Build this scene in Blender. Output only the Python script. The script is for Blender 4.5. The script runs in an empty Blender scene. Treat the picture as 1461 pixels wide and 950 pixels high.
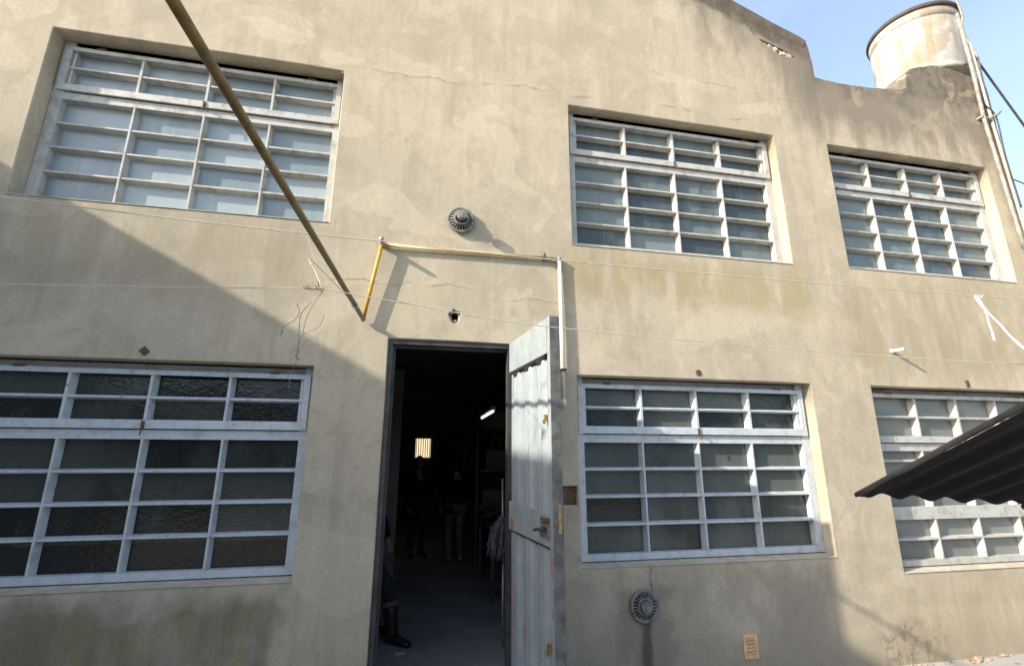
import bpy, bmesh, math, random
from mathutils import Vector, Matrix, noise as mnoise
random.seed(7)
S = bpy.context.scene
COL = S.collection
R = math.radians

# ------------------------------------------------------------------ camera
EYE = Vector((0, -4.0, 1.584))
GZ = -0.176                                               # ground level
FPX, PW, PH = 688.5, 1461.0, 950.0
yaw, pitch, roll = R(11.43), R(14.22), R(0.10)
FW = Vector((math.sin(yaw)*math.cos(pitch), math.cos(yaw)*math.cos(pitch), math.sin(pitch)))
r0 = Vector((math.cos(yaw), -math.sin(yaw), 0)); u0 = r0.cross(FW)
RT = r0*math.cos(roll) + u0*math.sin(roll); UP = -r0*math.sin(roll) + u0*math.cos(roll)
cam = bpy.data.cameras.new('camera'); cam_o = bpy.data.objects.new('camera', cam); COL.objects.link(cam_o)
cam_o.matrix_world = Matrix(((RT.x, UP.x, -FW.x, EYE.x), (RT.y, UP.y, -FW.y, EYE.y), (RT.z, UP.z, -FW.z, EYE.z), (0, 0, 0, 1)))
cam.sensor_width = 36.0; cam.lens = FPX/PW*36.0; cam.clip_start = 0.05; cam.clip_end = 2000
S.camera = cam_o

# ------------------------------------------------------------------ sky, sun, exposure
SUN = Vector((3.0, 1.0, -1.6125)).normalized()           # direction the sunlight travels
SUN_EL = math.asin(-SUN.z); SUN_AZ = math.atan2(-SUN.x, -SUN.y)
W = bpy.data.worlds.new('World'); S.world = W; W.use_nodes = True
wn = W.node_tree; bg = wn.nodes['Background']
sky = wn.nodes.new('ShaderNodeTexSky'); sky.sky_type = 'NISHITA'; sky.sun_disc = False
sky.sun_elevation = SUN_EL; sky.sun_rotation = SUN_AZ
sky.air_density = 1.0; sky.dust_density = 2.2; sky.ozone_density = 1.0
wtc = wn.nodes.new('ShaderNodeTexCoord'); wmp = wn.nodes.new('ShaderNodeMapping'); wmp.inputs['Scale'].default_value = (1.2, 1.2, 3.2)
wnz = wn.nodes.new('ShaderNodeTexNoise'); wnz.inputs['Scale'].default_value = 2.2; wnz.inputs['Detail'].default_value = 6; wnz.inputs['Roughness'].default_value = .55
wmr = wn.nodes.new('ShaderNodeMapRange'); wmr.inputs[1].default_value = .40; wmr.inputs[2].default_value = .72; wmr.inputs[3].default_value = .20; wmr.inputs[4].default_value = .36
wmx = wn.nodes.new('ShaderNodeMix'); wmx.data_type = 'RGBA'; wmx.inputs[7].default_value = (2.35, 2.5, 2.7, 1)       # thin high cloud
wn.links.new(wtc.outputs['Generated'], wmp.inputs[0]); wn.links.new(wmp.outputs[0], wnz.inputs['Vector']); wn.links.new(wnz.outputs[0], wmr.inputs[0])
wn.links.new(wmr.outputs[0], wmx.inputs[0]); wn.links.new(sky.outputs[0], wmx.inputs[6]); wn.links.new(wmx.outputs[2], bg.inputs[0]); bg.inputs[1].default_value = 0.15
sl = bpy.data.lights.new('sun', 'SUN'); sl.energy = 3.0; sl.angle = R(0.8); sl.color = (1.0, 0.925, 0.79)
so = bpy.data.objects.new('sun', sl); COL.objects.link(so); so.location = (-20, -12, 14)
so.rotation_euler = SUN.to_track_quat('-Z', 'Y').to_euler()
S.view_settings.view_transform = 'Standard'; S.view_settings.look = 'None'
S.view_settings.gamma = 1.0; S.view_settings.use_curve_mapping = False
S.view_settings.exposure = 1.48

# ------------------------------------------------------------------ helpers: objects
def tag(o, label=None, cat=None, group=None, kind=None):
    if label: o['label'] = label
    if cat: o['category'] = cat
    if group: o['group'] = group
    if kind: o['kind'] = kind
    return o
def empty(name, loc=(0, 0, 0), rz=0.0):
    o = bpy.data.objects.new(name, None); COL.objects.link(o)
    o.location = loc; o.rotation_euler = (0, 0, rz); o.empty_display_size = 0.1
    return o
def link(name, me, m, parent=None, smooth=False):
    me.name = name
    o = bpy.data.objects.new(name, me); COL.objects.link(o)
    if m: me.materials.append(m)
    if parent: o.parent = parent
    if smooth:
        for p in me.polygons: p.use_smooth = True
    return o
def build(name, bm, m, parent=None, smooth=False, bev=0.0, origin=None):
    if bev > 0:
        bmesh.ops.bevel(bm, geom=[e for e in bm.edges if e.is_manifold and e.calc_face_angle(0) > 0.5], offset=bev, segments=2, affect='EDGES', clamp_overlap=True)
    bmesh.ops.recalc_face_normals(bm, faces=bm.faces)
    me = bpy.data.meshes.new(name)
    if origin is not None: bmesh.ops.translate(bm, verts=bm.verts, vec=-Vector(origin))
    bm.to_mesh(me); bm.free()
    o = link(name, me, m, parent, smooth)
    if origin is not None: o.location = origin
    return o
def box(bm, x0, x1, y0, y1, z0, z1):
    vs = [bm.verts.new((x, y, z)) for x in (x0, x1) for y in (y0, y1) for z in (z0, z1)]
    for q in ((0, 1, 3, 2), (4, 6, 7, 5), (0, 4, 5, 1), (2, 3, 7, 6), (0, 2, 6, 4), (1, 5, 7, 3)):
        bm.faces.new([vs[i] for i in q])
    return vs
def obox(bm, c, ax, ay, az):
    """box from a centre and three half-axis vectors"""
    c, ax, ay, az = Vector(c), Vector(ax), Vector(ay), Vector(az)
    vs = [bm.verts.new(c + ax*i + ay*j + az*k) for i in (-1, 1) for j in (-1, 1) for k in (-1, 1)]
    for q in ((0, 1, 3, 2), (4, 6, 7, 5), (0, 4, 5, 1), (2, 3, 7, 6), (0, 2, 6, 4), (1, 5, 7, 3)):
        bm.faces.new([vs[i] for i in q])
def tube(bm, pts, r, n=10, cap=True):
    pts = [Vector(p) for p in pts]
    rs = r if isinstance(r, (list, tuple)) else [r]*len(pts)
    rings = []; nrm = None
    for i, p in enumerate(pts):
        a = pts[max(i-1, 0)]; b = pts[min(i+1, len(pts)-1)]
        t = (b-a).normalized()
        if nrm is None: nrm = t.orthogonal().normalized()
        else:
            nrm = (nrm - t*nrm.dot(t))
            nrm = nrm.normalized() if nrm.length > 1e-6 else t.orthogonal().normalized()
        bn = t.cross(nrm)
        rings.append([bm.verts.new(p + (nrm*math.cos(2*math.pi*k/n) + bn*math.sin(2*math.pi*k/n))*rs[i]) for k in range(n)])
    for i in range(len(rings)-1):
        for k in range(n):
            bm.faces.new((rings[i][k], rings[i][(k+1) % n], rings[i+1][(k+1) % n], rings[i+1][k]))
    if cap:
        bm.faces.new(rings[0][::-1]); bm.faces.new(rings[-1])
def lathe(bm, prof, c=(0, 0, 0), axis='Z', n=40, close=True):
    """prof: (radius, height) pairs turned about an axis; axis 'Y' runs towards -y"""
    c = Vector(c); rings = []
    for (rr, h) in prof:
        ring = []
        for k in range(n):
            a = 2*math.pi*k/n
            v = Vector((rr*math.cos(a), rr*math.sin(a), h)) if axis == 'Z' else Vector((rr*math.cos(a), -h, rr*math.sin(a)))
            ring.append(bm.verts.new(c+v))
        rings.append(ring)
    for i in range(len(rings)-1):
        for k in range(n):
            bm.faces.new((rings[i][k], rings[i][(k+1) % n], rings[i+1][(k+1) % n], rings[i+1][k]))
    if close:
        bm.faces.new(rings[0][::-1]); bm.faces.new(rings[-1])
def sag(a, b, d, n=24):
    a, b = Vector(a), Vector(b)
    return [a.lerp(b, i/n) - Vector((0, 0, d*4*(i/n)*(1-i/n))) for i in range(n+1)]
def spline(pts, n=8):
    pts = [Vector(p) for p in pts]; out = []
    for i in range(len(pts)-1):
        p0, p1, p2, p3 = pts[max(i-1, 0)], pts[i], pts[i+1], pts[min(i+2, len(pts)-1)]
        for k in range(n):
            t = k/n
            out.append(0.5*((2*p1) + (p2-p0)*t + (2*p0-5*p1+4*p2-p3)*t*t + (3*p1-p0-3*p2+p3)*t**3))
    out.append(pts[-1]); return out
def plate_with_holes(name, outer, holes, y0, thick, m, parent, bev=0.008):
    """a wall in the xz plane, front face at y0, with real openings"""
    cu = bpy.data.curves.new(name, 'CURVE'); cu.dimensions = '2D'; cu.fill_mode = 'BOTH'
    cu.extrude = thick/2 - bev; cu.bevel_depth = bev; cu.bevel_resolution = 1
    cu.offset = -bev
    for poly in [outer]+holes:
        s = cu.splines.new('POLY'); s.points.add(len(poly)-1); s.use_cyclic_u = True
        for p, (x, z) in zip(s.points, poly): p.co = (x, z, 0, 1)
    t = bpy.data.objects.new('t', cu); COL.objects.link(t)
    dg = bpy.context.evaluated_depsgraph_get()
    me = bpy.data.meshes.new_from_object(t.evaluated_get(dg))
    bpy.data.objects.remove(t); bpy.data.curves.remove(cu)
    me.transform(Matrix.Translation((0, y0+thick/2, 0)) @ Matrix.Rotation(R(90), 4, 'X'))
    me.materials.clear()
    return link(name, me, m, parent)
def rough(poly, step=0.25, amp=0.012, closed=True, seed=0):
    out = []; n = len(poly)
    for i in range(n if closed else n-1):
        a = Vector(poly[i]); b = Vector(poly[(i+1) % n]); L = (b-a).length; k = max(1, int(L/step))
        for j in range(k):
            p = a.lerp(b, j/k); t = Vector((p.x*2.1+seed, p.y*2.1, seed*1.7)); s = Vector((p.x*7+seed, p.y*7, 3.1))
            out.append((p.x+amp*(mnoise.noise(t)+.5*mnoise.noise(s)), p.y+amp*(mnoise.noise(t+Vector((9, 4, 2)))+.5*mnoise.noise(s+Vector((5, 1, 7))))))
    return out

# ------------------------------------------------------------------ helpers: materials
class NT:
    def __init__(s, name):
        s.m = bpy.data.materials.new(name); s.m.use_nodes = True
        s.t = s.m.node_tree; s.b = s.t.nodes['Principled BSDF']
        s.pos = s.t.nodes.new('ShaderNodeNewGeometry').outputs['Position']
        s.sep = None
    def n(s, t, **k):
        x = s.t.nodes.new(t)
        for a, v in k.items(): setattr(x, a, v)
        return x
    def put(s, sock, v):
        if hasattr(v, 'is_output') or isinstance(v, bpy.types.NodeSocket): s.t.links.new(v, sock)
        else: sock.default_value = v
    def xyz(s, i):
        if s.sep is None:
            s.sep = s.n('ShaderNodeSeparateXYZ'); s.put(s.sep.inputs[0], s.pos)
        return s.sep.outputs[i]
    def math(s, op, a, b=0.0, c=0.0, clamp=False):
        x = s.n('ShaderNodeMath', operation=op, use_clamp=clamp)
        s.put(x.inputs[0], a); s.put(x.inputs[1], b); s.put(x.inputs[2], c); return x.outputs[0]
    def add(s, a, b): return s.math('ADD', a, b)
    def sub(s, a, b): return s.math('SUBTRACT', a, b)
    def mul(s, a, b): return s.math('MULTIPLY', a, b)
    def smooth(s, v, a, b):
        x = s.n('ShaderNodeMapRange', interpolation_type='SMOOTHSTEP')
        s.put(x.inputs[0], v); x.inputs[1].default_value = a; x.inputs[2].default_value = b
        x.inputs[3].default_value = 0; x.inputs[4].default_value = 1; return x.outputs[0]
    def vec(s, sx=1, sy=1, sz=1, off=(0, 0, 0), src=None):
        x = s.n('ShaderNodeMapping'); s.put(x.inputs[0], src or s.pos)
        x.inputs['Scale'].default_value = (sx, sy, sz); x.inputs['Location'].default_value = off; return x.outputs[0]
    def noise(s, scale=1, detail=4, rough=.55, vec=None, dist=0.0):
        x = s.n('ShaderNodeTexNoise'); s.put(x.inputs['Vector'], vec or s.pos)
        x.inputs['Scale'].default_value = scale; x.inputs['Detail'].default_value = detail
        x.inputs['Roughness'].default_value = rough; x.inputs['Distortion'].default_value = dist
        return x.outputs[0]
    def voro(s, scale=1, vec=None, feature='F1', out=0):
        x = s.n('ShaderNodeTexVoronoi', feature=feature); s.put(x.inputs['Vector'], vec or s.pos)
        x.inputs['Scale'].default_value = scale; return x.outputs[out]
    def mix(s, f, a, b, blend='MIX'):
        x = s.n('ShaderNodeMix', data_type='RGBA', blend_type=blend)
        s.put(x.inputs[0], f)
        s.put(x.inputs[6], a if not isinstance(a, tuple) else (*a, 1)); s.put(x.inputs[7], b if not isinstance(b, tuple) else (*b, 1))
        return x.outputs[2]
    def box(s, x0, x1, z0, z1, soft=.15, wob=None):
        x, z = s.xyz(0), s.xyz(2)
        if wob is not None: x = s.add(x, wob); z = s.add(z, wob)
        f = s.mul(s.smooth(x, x0-soft, x0+soft), s.smooth(x, x1+soft, x1-soft))
        return s.mul(f, s.mul(s.smooth(z, z0-soft, z0+soft), s.smooth(z, z1+soft, z1-soft)))
    def col(s, c): s.put(s.b.inputs['Base Color'], c if not isinstance(c, tuple) else (*c, 1)); return s
    def rgh(s, v): s.put(s.b.inputs['Roughness'], v); return s
    def bump(s, h, strength=.3, dist=.01, prev=None):
        x = s.n('ShaderNodeBump'); x.inputs['Strength'].default_value = strength; x.inputs['Distance'].default_value = dist
        s.put(x.inputs['Height'], h)
        if prev is not None: s.put(x.inputs['Normal'], prev)
        s.put(s.b.inputs['Normal'], x.outputs[0]); return x.outputs[0]
def simple(name, c1, c2=None, scale=8, rough=.6, metal=0.0, bump=0.0, spec=.5, detail=5):
    k = NT(name)
    nz = k.noise(scale, detail, .6)
    k.col(k.mix(k.smooth(nz, .35, .68), c1, c2 or tuple(c*.7 for c in c1))); k.rgh(rough)
    k.b.inputs['Metallic'].default_value = metal; k.b.inputs['Specular IOR Level'].default_value = spec
    if bump: k.bump(k.noise(scale*6, 4), bump, .004)
    return k.m

def mat_stucco():
    k = NT('stucco')
    x, z = k.xyz(0), k.xyz(2)
    big = k.noise(.55, 5, .55, k.vec(1, 1, 1, (3, 0, 1)))
    mid = k.noise(2.3, 6, .62, k.vec(1, 1, .8, (0, 0, 7)), .6)
    m2 = k.noise(5.5, 8, .74, k.vec(1, 1, .75, (8, 0, 2)), .5)
    fine = k.noise(26, 5, .65)
    grain = k.noise(130, 3, .6)
    streak = k.noise(1.0, 6, .62, k.vec(5.0, 5.0, .5))
    streak2 = k.noise(1.0, 5, .62, k.vec(12, 12, .8, (4, 0, 2)))
    wob = k.mul(k.sub(k.noise(3.2, 5, .65), .5), .55)
    c = k.mix(k.smooth(big, .36, .64), (.478, .413, .303), (.41, .356, .27))
    c = k.mix(k.mul(k.smooth(mid, .48, .66), .65), c, (.32, .28, .212))
    c = k.mix(k.mul(k.smooth(mid, .46, .30), .6), c, (.56, .485, .355))
    c = k.mix(k.mul(k.smooth(m2, .50, .66), .42), c, (.285, .25, .195))
    c = k.mix(k.mul(k.smooth(m2, .45, .30), .45), c, (.60, .535, .42))
    c = k.mix(k.mul(k.smooth(streak, .48, .68), .38), c, (.27, .235, .175))
    c = k.mix(k.mul(k.smooth(streak2, .54, .72), .35), c, (.57, .50, .385))
    c = k.mix(k.mul(k.smooth(streak2, .46, .30), .30), c, (.30, .255, .19))
    # paler repair patches with edges of their own
    pt = k.noise(.9, 3, .5, k.vec(1, 1, 1.3, (11, 0, 5)), .5)
    c = k.mix(k.mul(k.smooth(pt, .575, .60), .42), c, (.57, .505, .385))
    pt2 = k.noise(1.25, 3, .5, k.vec(1, 1, 1.1, (21, 0, 9)), .7)
    c = k.mix(k.mul(k.smooth(pt2, .59, .605), .4), c, (.345, .295, .215))
    c = k.mix(k.mul(k.smooth(fine, .35, .75), .34), c, (.30, .255, .19))
    c = k.mix(.18, c, k.mix(k.smooth(grain, .3, .7), (.22, .185, .14), (.68, .60, .46)))
    # yellow-green run-off below the upper sills
    alg = k.mul(k.smooth(k.noise(2.0, 5, .6, k.vec(2.2, 1, .6)), .32, .58), .62)
    c = k.mix(k.mul(k.box(1.25, 3.95, 2.98, 3.46, .14, wob), alg), c, (.30, .25, .125))
    c = k.mix(k.mul(k.box(4.3, 7.1, 2.45, 3.46, .22, wob), k.mul(alg, .85)), c, (.29, .24, .14))
    c = k.mix(k.mul(k.box(-3.3, -.8, 2.75, 3.46, .2, wob), k.mul(alg, .7)), c, (.28, .235, .16))
    c = k.mix(k.mul(k.box(4.3, 6.9, -.15, .5, .15, wob), k.mul(alg, .6)), c, (.30, .24, .12))
    c = k.mix(k.mul(k.box(-.75, .2, 2.65, 3.3, .3, wob), .22), c, (.58, .50, .33))
    # dark damp moss below the lower sills
    damp = k.smooth(k.noise(1.6, 6, .65, k.vec(1.6, 1, .7, (2, 0, 0))), .28, .60)
    c = k.mix(k.mul(k.box(-3.6, -.86, -.4, .62, .13, wob), k.add(k.mul(damp, .55), .28)), c, (.155, .138, .088))
    yel = k.smooth(k.noise(2.6, 4, .6, k.vec(1.6, 1, .8, (12, 0, 0))), .5, .65)
    c = k.mix(k.mul(k.box(-3.6, -.95, -.4, .5, .1, wob), k.mul(yel, .4)), c, (.36, .25, .09))
    c = k.mix(k.mul(k.box(1.0, 3.65, -.4, .62, .12, wob), k.add(k.mul(damp, .42), .03)), c, (.215, .19, .16))
    base = k.mul(k.smooth(k.add(z, wob), .35, -.2), .6)
    c = k.mix(base, c, (.30, .26, .20))
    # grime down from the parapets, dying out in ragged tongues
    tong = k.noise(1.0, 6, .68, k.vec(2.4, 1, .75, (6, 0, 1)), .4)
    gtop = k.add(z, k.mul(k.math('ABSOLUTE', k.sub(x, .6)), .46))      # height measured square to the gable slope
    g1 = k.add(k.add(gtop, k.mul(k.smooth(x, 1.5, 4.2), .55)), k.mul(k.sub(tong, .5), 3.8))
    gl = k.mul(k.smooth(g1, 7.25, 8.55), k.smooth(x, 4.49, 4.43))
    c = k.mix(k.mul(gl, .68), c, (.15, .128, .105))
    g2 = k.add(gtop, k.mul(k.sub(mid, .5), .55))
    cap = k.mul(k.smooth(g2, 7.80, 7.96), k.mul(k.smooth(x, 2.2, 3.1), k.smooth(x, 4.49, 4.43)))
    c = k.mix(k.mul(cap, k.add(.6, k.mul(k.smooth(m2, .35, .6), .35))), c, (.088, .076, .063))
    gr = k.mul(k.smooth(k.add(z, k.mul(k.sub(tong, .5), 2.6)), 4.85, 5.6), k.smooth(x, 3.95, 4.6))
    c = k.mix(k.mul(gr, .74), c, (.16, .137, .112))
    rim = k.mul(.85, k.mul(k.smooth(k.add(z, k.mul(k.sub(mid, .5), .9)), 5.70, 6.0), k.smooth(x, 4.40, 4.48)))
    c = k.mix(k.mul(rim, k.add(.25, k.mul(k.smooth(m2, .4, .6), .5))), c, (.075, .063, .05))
    gp = k.mul(k.smooth(k.noise(1.9, 8, .66, k.vec(1, 1, 1.2, (1, 0, 8)), .8), .52, .60), k.mul(k.smooth(z, 5.1, 5.4), k.smooth(x, 4.5, 4.8)))
    c = k.mix(k.mul(gp, .62), c, (.36, .30, .215))
    # soft plaster ledges and cracks
    wz = k.mul(k.sub(k.noise(1.7, 6, .72), .5), .26)
    brk = k.smooth(k.noise(3.1, 4, .6, k.vec(1, 1, 1, (0, 7, 3))), .40, .56)
    def crack(zc, x0, x1, w, slope, amt):
        d = k.sub(k.sub(k.add(z, wz), zc), k.mul(x, slope))
        win = k.mul(k.mul(k.smooth(x, x0-.25, x0+.25), k.smooth(x, x1+.25, x1-.25)), brk)
        return k.mul(k.smooth(k.math('ABSOLUTE', d), w, w*.15), k.mul(win, amt)), k.mul(k.smooth(k.math('ABSOLUTE', k.sub(d, w*1.7)), w*1.8, w*.2), k.mul(win, amt))
    cr = hi = None
    for a in ((5.12, -.6, 1.6, .014, .05, .36), (5.17, 1.3, 3.6, .011, .01, .4), (3.0, -.75, .4, .011, -.01, .5), (5.15, 4.4, 6.8, .009, -.02, .45), (5.75, 2.3, 4.2, .010, -.05, .45), (2.9, .7, 1.3, .008, .02, .4)):
        d_, h_ = crack(*a)
        cr = d_ if cr is None else k.math('MAXIMUM', cr, d_); hi = h_ if hi is None else k.math('MAXIMUM', hi, h_)
    wv = k.mul(k.sub(k.noise(4, 5, .7, k.vec(1, 1, 1, (5, 5, 5))), .5), .14)
    def vcrack(xc, z0, z1, w, amt):
        d = k.math('ABSOLUTE', k.sub(k.add(x, wv), xc))
        return k.mul(k.smooth(d, w, w*.2), k.mul(k.mul(k.smooth(z, z0-.05, z0+.05), k.smooth(z, z1+.05, z1-.05)), amt))
    cr = k.math('MAXIMUM', cr, vcrack(1.97, .48, .72, .008, .8))
    cr = k.math('MAXIMUM', cr, vcrack(-1.62, .1, .5, .006, .3))
    c = k.mix(k.mul(hi, .28), c, (.60, .53, .41))
    c = k.mix(cr, c, (.12, .10, .078))
    # wet run under the low vent
    wx = k.mul(k.sub(k.noise(5, 4, .6), .5), .10)
    xr = k.math('ABSOLUTE', k.sub(k.add(x, wx), 1.90))
    run = k.mul(k.smooth(xr, .065, .015), k.mul(k.smooth(z, .34, .28), .92))
    c = k.mix(run, c, (.075, .050, .034))
    halo = k.mul(k.smooth(k.add(k.math('ABSOLUTE', k.sub(x, 1.92)), wob), .28, .12), k.mul(k.smooth(k.add(z, wob), .6, .46), .45))
    c = k.mix(halo, c, (.14, .122, .10))
    # crumbling plaster near the foot of the right-hand wall
    cb = k.mul(k.box(4.1, 4.75, -.3, .12, .10, wob), k.smooth(k.noise(9, 5, .7), .45, .6))
    c = k.mix(k.mul(cb, .7), c, (.22, .165, .11))
    k.col(c).rgh(.93); k.b.inputs['Specular IOR Level'].default_value = .15
    h = k.add(k.add(k.mul(mid, .9), k.mul(fine, .26)), k.add(k.mul(grain, .07), k.mul(cr, -.7)))
    h = k.add(h, k.add(k.mul(m2, .45), k.mul(k.smooth(pt, .575, .60), .12)))
    h = k.add(h, k.add(k.mul(hi, .08), k.mul(cb, -.6)))
    k.bump(h, .30, .014)
    return k.m

def mat_paint(name, c, dirt=(.30, .27, .23), amt=.5):
    k = NT(name)
    nz = k.noise(9, 6, .65); st = k.noise(1, 5, .6, k.vec(22, 22, 2.2)); ch = k.noise(38, 4, .7)
    col = k.mix(k.mul(k.smooth(nz, .45, .72), amt), c, dirt)
    col = k.mix(k.mul(k.smooth(st, .52, .75), amt*.7), col, tuple(v*.55 for v in c))
    col = k.mix(k.smooth(ch, .66, .70), col, tuple(v*.5 for v in dirt))
    rs = k.noise(17, 7, .75, k.vec(1, 1, 1, (3, 9, 1)))
    col = k.mix(k.mul(k.smooth(rs, .60, .66), .75), col, (.16, .09, .05))
    k.col(col).rgh(.55); k.bump(k.noise(45, 4, .6), .25, .003); return k.m

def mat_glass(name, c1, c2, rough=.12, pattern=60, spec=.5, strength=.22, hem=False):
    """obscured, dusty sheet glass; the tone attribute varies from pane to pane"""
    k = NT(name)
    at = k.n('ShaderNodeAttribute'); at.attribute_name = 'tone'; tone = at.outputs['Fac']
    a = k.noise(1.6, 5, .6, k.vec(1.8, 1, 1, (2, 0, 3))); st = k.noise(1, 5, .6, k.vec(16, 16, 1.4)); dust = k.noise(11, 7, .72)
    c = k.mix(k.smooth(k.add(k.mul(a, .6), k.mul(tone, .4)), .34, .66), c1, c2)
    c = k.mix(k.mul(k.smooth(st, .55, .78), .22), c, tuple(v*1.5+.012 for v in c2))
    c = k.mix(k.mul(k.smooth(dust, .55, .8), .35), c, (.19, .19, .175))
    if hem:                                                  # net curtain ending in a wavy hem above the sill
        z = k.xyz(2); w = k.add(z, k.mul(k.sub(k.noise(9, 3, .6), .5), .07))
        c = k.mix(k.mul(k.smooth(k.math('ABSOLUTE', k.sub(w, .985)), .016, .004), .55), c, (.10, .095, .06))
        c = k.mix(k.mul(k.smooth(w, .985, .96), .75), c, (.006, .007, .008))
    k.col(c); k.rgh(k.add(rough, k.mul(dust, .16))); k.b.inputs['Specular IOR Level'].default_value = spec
    h = k.add(k.mul(k.voro(pattern), .6), k.mul(k.noise(pattern*.5, 3), .8))
    k.bump(k.add(h, k.mul(k.noise(3, 3), 2.0)), strength, .004); return k.m

M = {}
M['stucco'] = mat_stucco()
M['plain'] = simple('plain_render', (.38, .37, .36), (.29, .28, .27), 2, .9)
M['inner'] = simple('interior_plaster', (.30, .29, .28), (.20, .19, .18), 1.5, .9)
M['dark_inner'] = simple('dark_ceiling', (.13, .13, .132), (.09, .09, .095), 1.5, .9)  # dark grey, darker than the interior plaster
M['frame'] = mat_paint('shade_tinted_white_paint', (.50, .54, .565), (.25, .245, .225), .5)  # bluish copy of the frame paint, tinted for windows in shade
M['frame_warm'] = mat_paint('sunlit_weathered_paint', (.46, .455, .43), (.22, .19, .15), .65)  # warm, dirtier copy of the frame paint, tinted for sunlit windows
M['sill'] = simple('mortar_sill', (.50, .45, .36), (.38, .33, .25), 9, .9, bump=.3)
M['glass_up_a'] = mat_glass('milky_glass', (.19, .24, .26), (.32, .37, .385), .14, 70, .6)
M['glass_up_b'] = mat_glass('dusty_glass', (.050, .068, .072), (.165, .20, .195), .14, 70, .5)
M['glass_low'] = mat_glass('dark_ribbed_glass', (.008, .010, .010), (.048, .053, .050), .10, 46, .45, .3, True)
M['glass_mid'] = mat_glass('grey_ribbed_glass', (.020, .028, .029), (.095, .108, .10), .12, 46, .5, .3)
M['glass_right'] = mat_glass('greyish_glass', (.13, .145, .14), (.20, .215, .20), .14, 60, .45)
M['door'] = None
M['steel_dark'] = simple('dark_grey_steel', (.072, .070, .068), (.038, .036, .035), 7, .6, .2, .15)
M['yellow'] = simple('worn_yellow_paint', (.62, .36, .055), (.42, .23, .05), 18, .5, 0, .2)
M['cream'] = simple('faded_cream_paint', (.62, .50, .26), (.50, .36, .14), 10, .55, 0, .2)
M['white'] = simple('chalky_white_paint', (.74, .71, .62), (.60, .56, .48), 12, .55)
M['brown'] = simple('ochre_brown_paint', (.185, .125, .040), (.095, .062, .022), 14, .42, 0, .15)
M['galv'] = simple('galvanised', (.42, .42, .41), (.28, .27, .25), 20, .45, .6, .2)
M['vent'] = simple('weathered_grey_plastic', (.23, .225, .205), (.11, .106, .096), 25, .75, 0, .2)
M['black'] = simple('black_void', (.008, .008, .008), (.005, .005, .005), 5, .9)
M['rust'] = simple('rusty_iron', (.13, .07, .04), (.07, .035, .02), 30, .85, 0, .4)
M['terracotta'] = simple('sun_bleached_terracotta', (.66, .36, .16), (.72, .55, .36), 14, .8, 0, .3)
M['string'] = simple('pale_string', (.60, .55, .46), (.42, .38, .30), 40, .9)
M['oldstring'] = simple('grey_frayed_twine', (.26, .22, .17), (.15, .12, .09), 40, .9)
M['cloth'] = simple('white_cloth', (.62, .59, .59), (.46, .43, .42), 24, .9)
M['cable'] = simple('black_cable', (.035, .04, .05), (.02, .022, .03), 20, .6)
M['greycable'] = simple('grey_conduit', (.30, .285, .255), (.17, .155, .13), 14, .6, 0, .2)
M['brass'] = simple('worn_brass', (.55, .42, .20), (.35, .26, .12), 25, .4, .7)
M['orange'] = simple('red_oxide_paint', (.34, .15, .10), (.27, .17, .13), 40, .8)
M['brick'] = simple('broken_brick', (.42, .33, .25), (.20, .12, .08), 22, .95, 0, .6)
M['niche'] = simple('brown_niche', (.20, .12, .06), (.12, .07, .04), 16, .9, 0, .4)
def mat_door():
    k = NT('chalky_blue_grey_paint')
    st = k.noise(1, 6, .62, k.vec(15, 15, .8)); nz = k.noise(6, 6, .65); ch = k.noise(30, 5, .7)
    c = k.mix(k.smooth(nz, .35, .68), (.29, .325, .335), (.235, .272, .288))
    c = k.mix(k.mul(k.smooth(st, .5, .74), .16), c, (.40, .43, .425))
    c = k.mix(k.mul(k.smooth(st, .46, .3), .18), c, (.15, .185, .20))
    c = k.mix(k.mul(k.smooth(ch, .63, .68), .7), c, (.20, .15, .11))
    c = k.mix(k.mul(k.smooth(k.noise(3.2, 6, .7), .56, .72), .35), c, (.22, .215, .20))
    k.col(c).rgh(.55); k.bump(k.add(k.noise(50, 4), k.mul(k.noise(4, 3), 3.0)), .25, .004); return k.m
M['door'] = mat_door()
def mat_tank():
    k = NT('limewashed_fibre_cement')
    z = k.xyz(2)
    nz = k.noise(2.2, 6, .65); st = k.noise(1, 5, .6, k.vec(7, 7, .8)); p = k.noise(1.4, 3, .5, None, .6); f = k.noise(30, 5, .65)
    c = k.mix(k.smooth(nz, .36, .66), (.40, .40, .375), (.30, .29, .26))
    c = k.mix(k.mul(k.smooth(st, .48, .68), .65), c, (.22, .18, .12))
    c = k.mix(k.mul(k.smooth(k.add(k.mul(p, .6), k.mul(nz, .4)), .50, .56), .6), c, (.215, .165, .10))
    c = k.mix(k.mul(k.smooth(z, 7.25, 6.8), k.mul(k.smooth(nz, .35, .6), .6)), c, (.36, .30, .19))
    c = k.mix(k.mul(k.smooth(f, .55, .75), .35), c, (.36, .30, .21))
    k.col(c).rgh(.9); k.bump(k.add(k.mul(nz, 1), k.mul(f, .25)), .4, .01); return k.m
M['tank'] = mat_tank()
def mat_ground():
    k = NT('dusty_concrete_yard')
    a = k.noise(.5, 5, .6); b = k.noise(5, 6, .65); f = k.noise(60, 4, .7)
    c = k.mix(k.smooth(a, .35, .65), (.38, .365, .335), (.31, .295, .27))
    c = k.mix(k.mul(k.smooth(b, .5, .7), .6), c, (.29, .25, .19))
    c = k.mix(k.mul(k.smooth(f, .5, .75), .4), c, (.22, .19, .15))
    k.col(c).rgh(.95); k.bump(k.add(b, k.mul(f, .3)), .5, .015); return k.m
M['ground'] = mat_ground()
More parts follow.
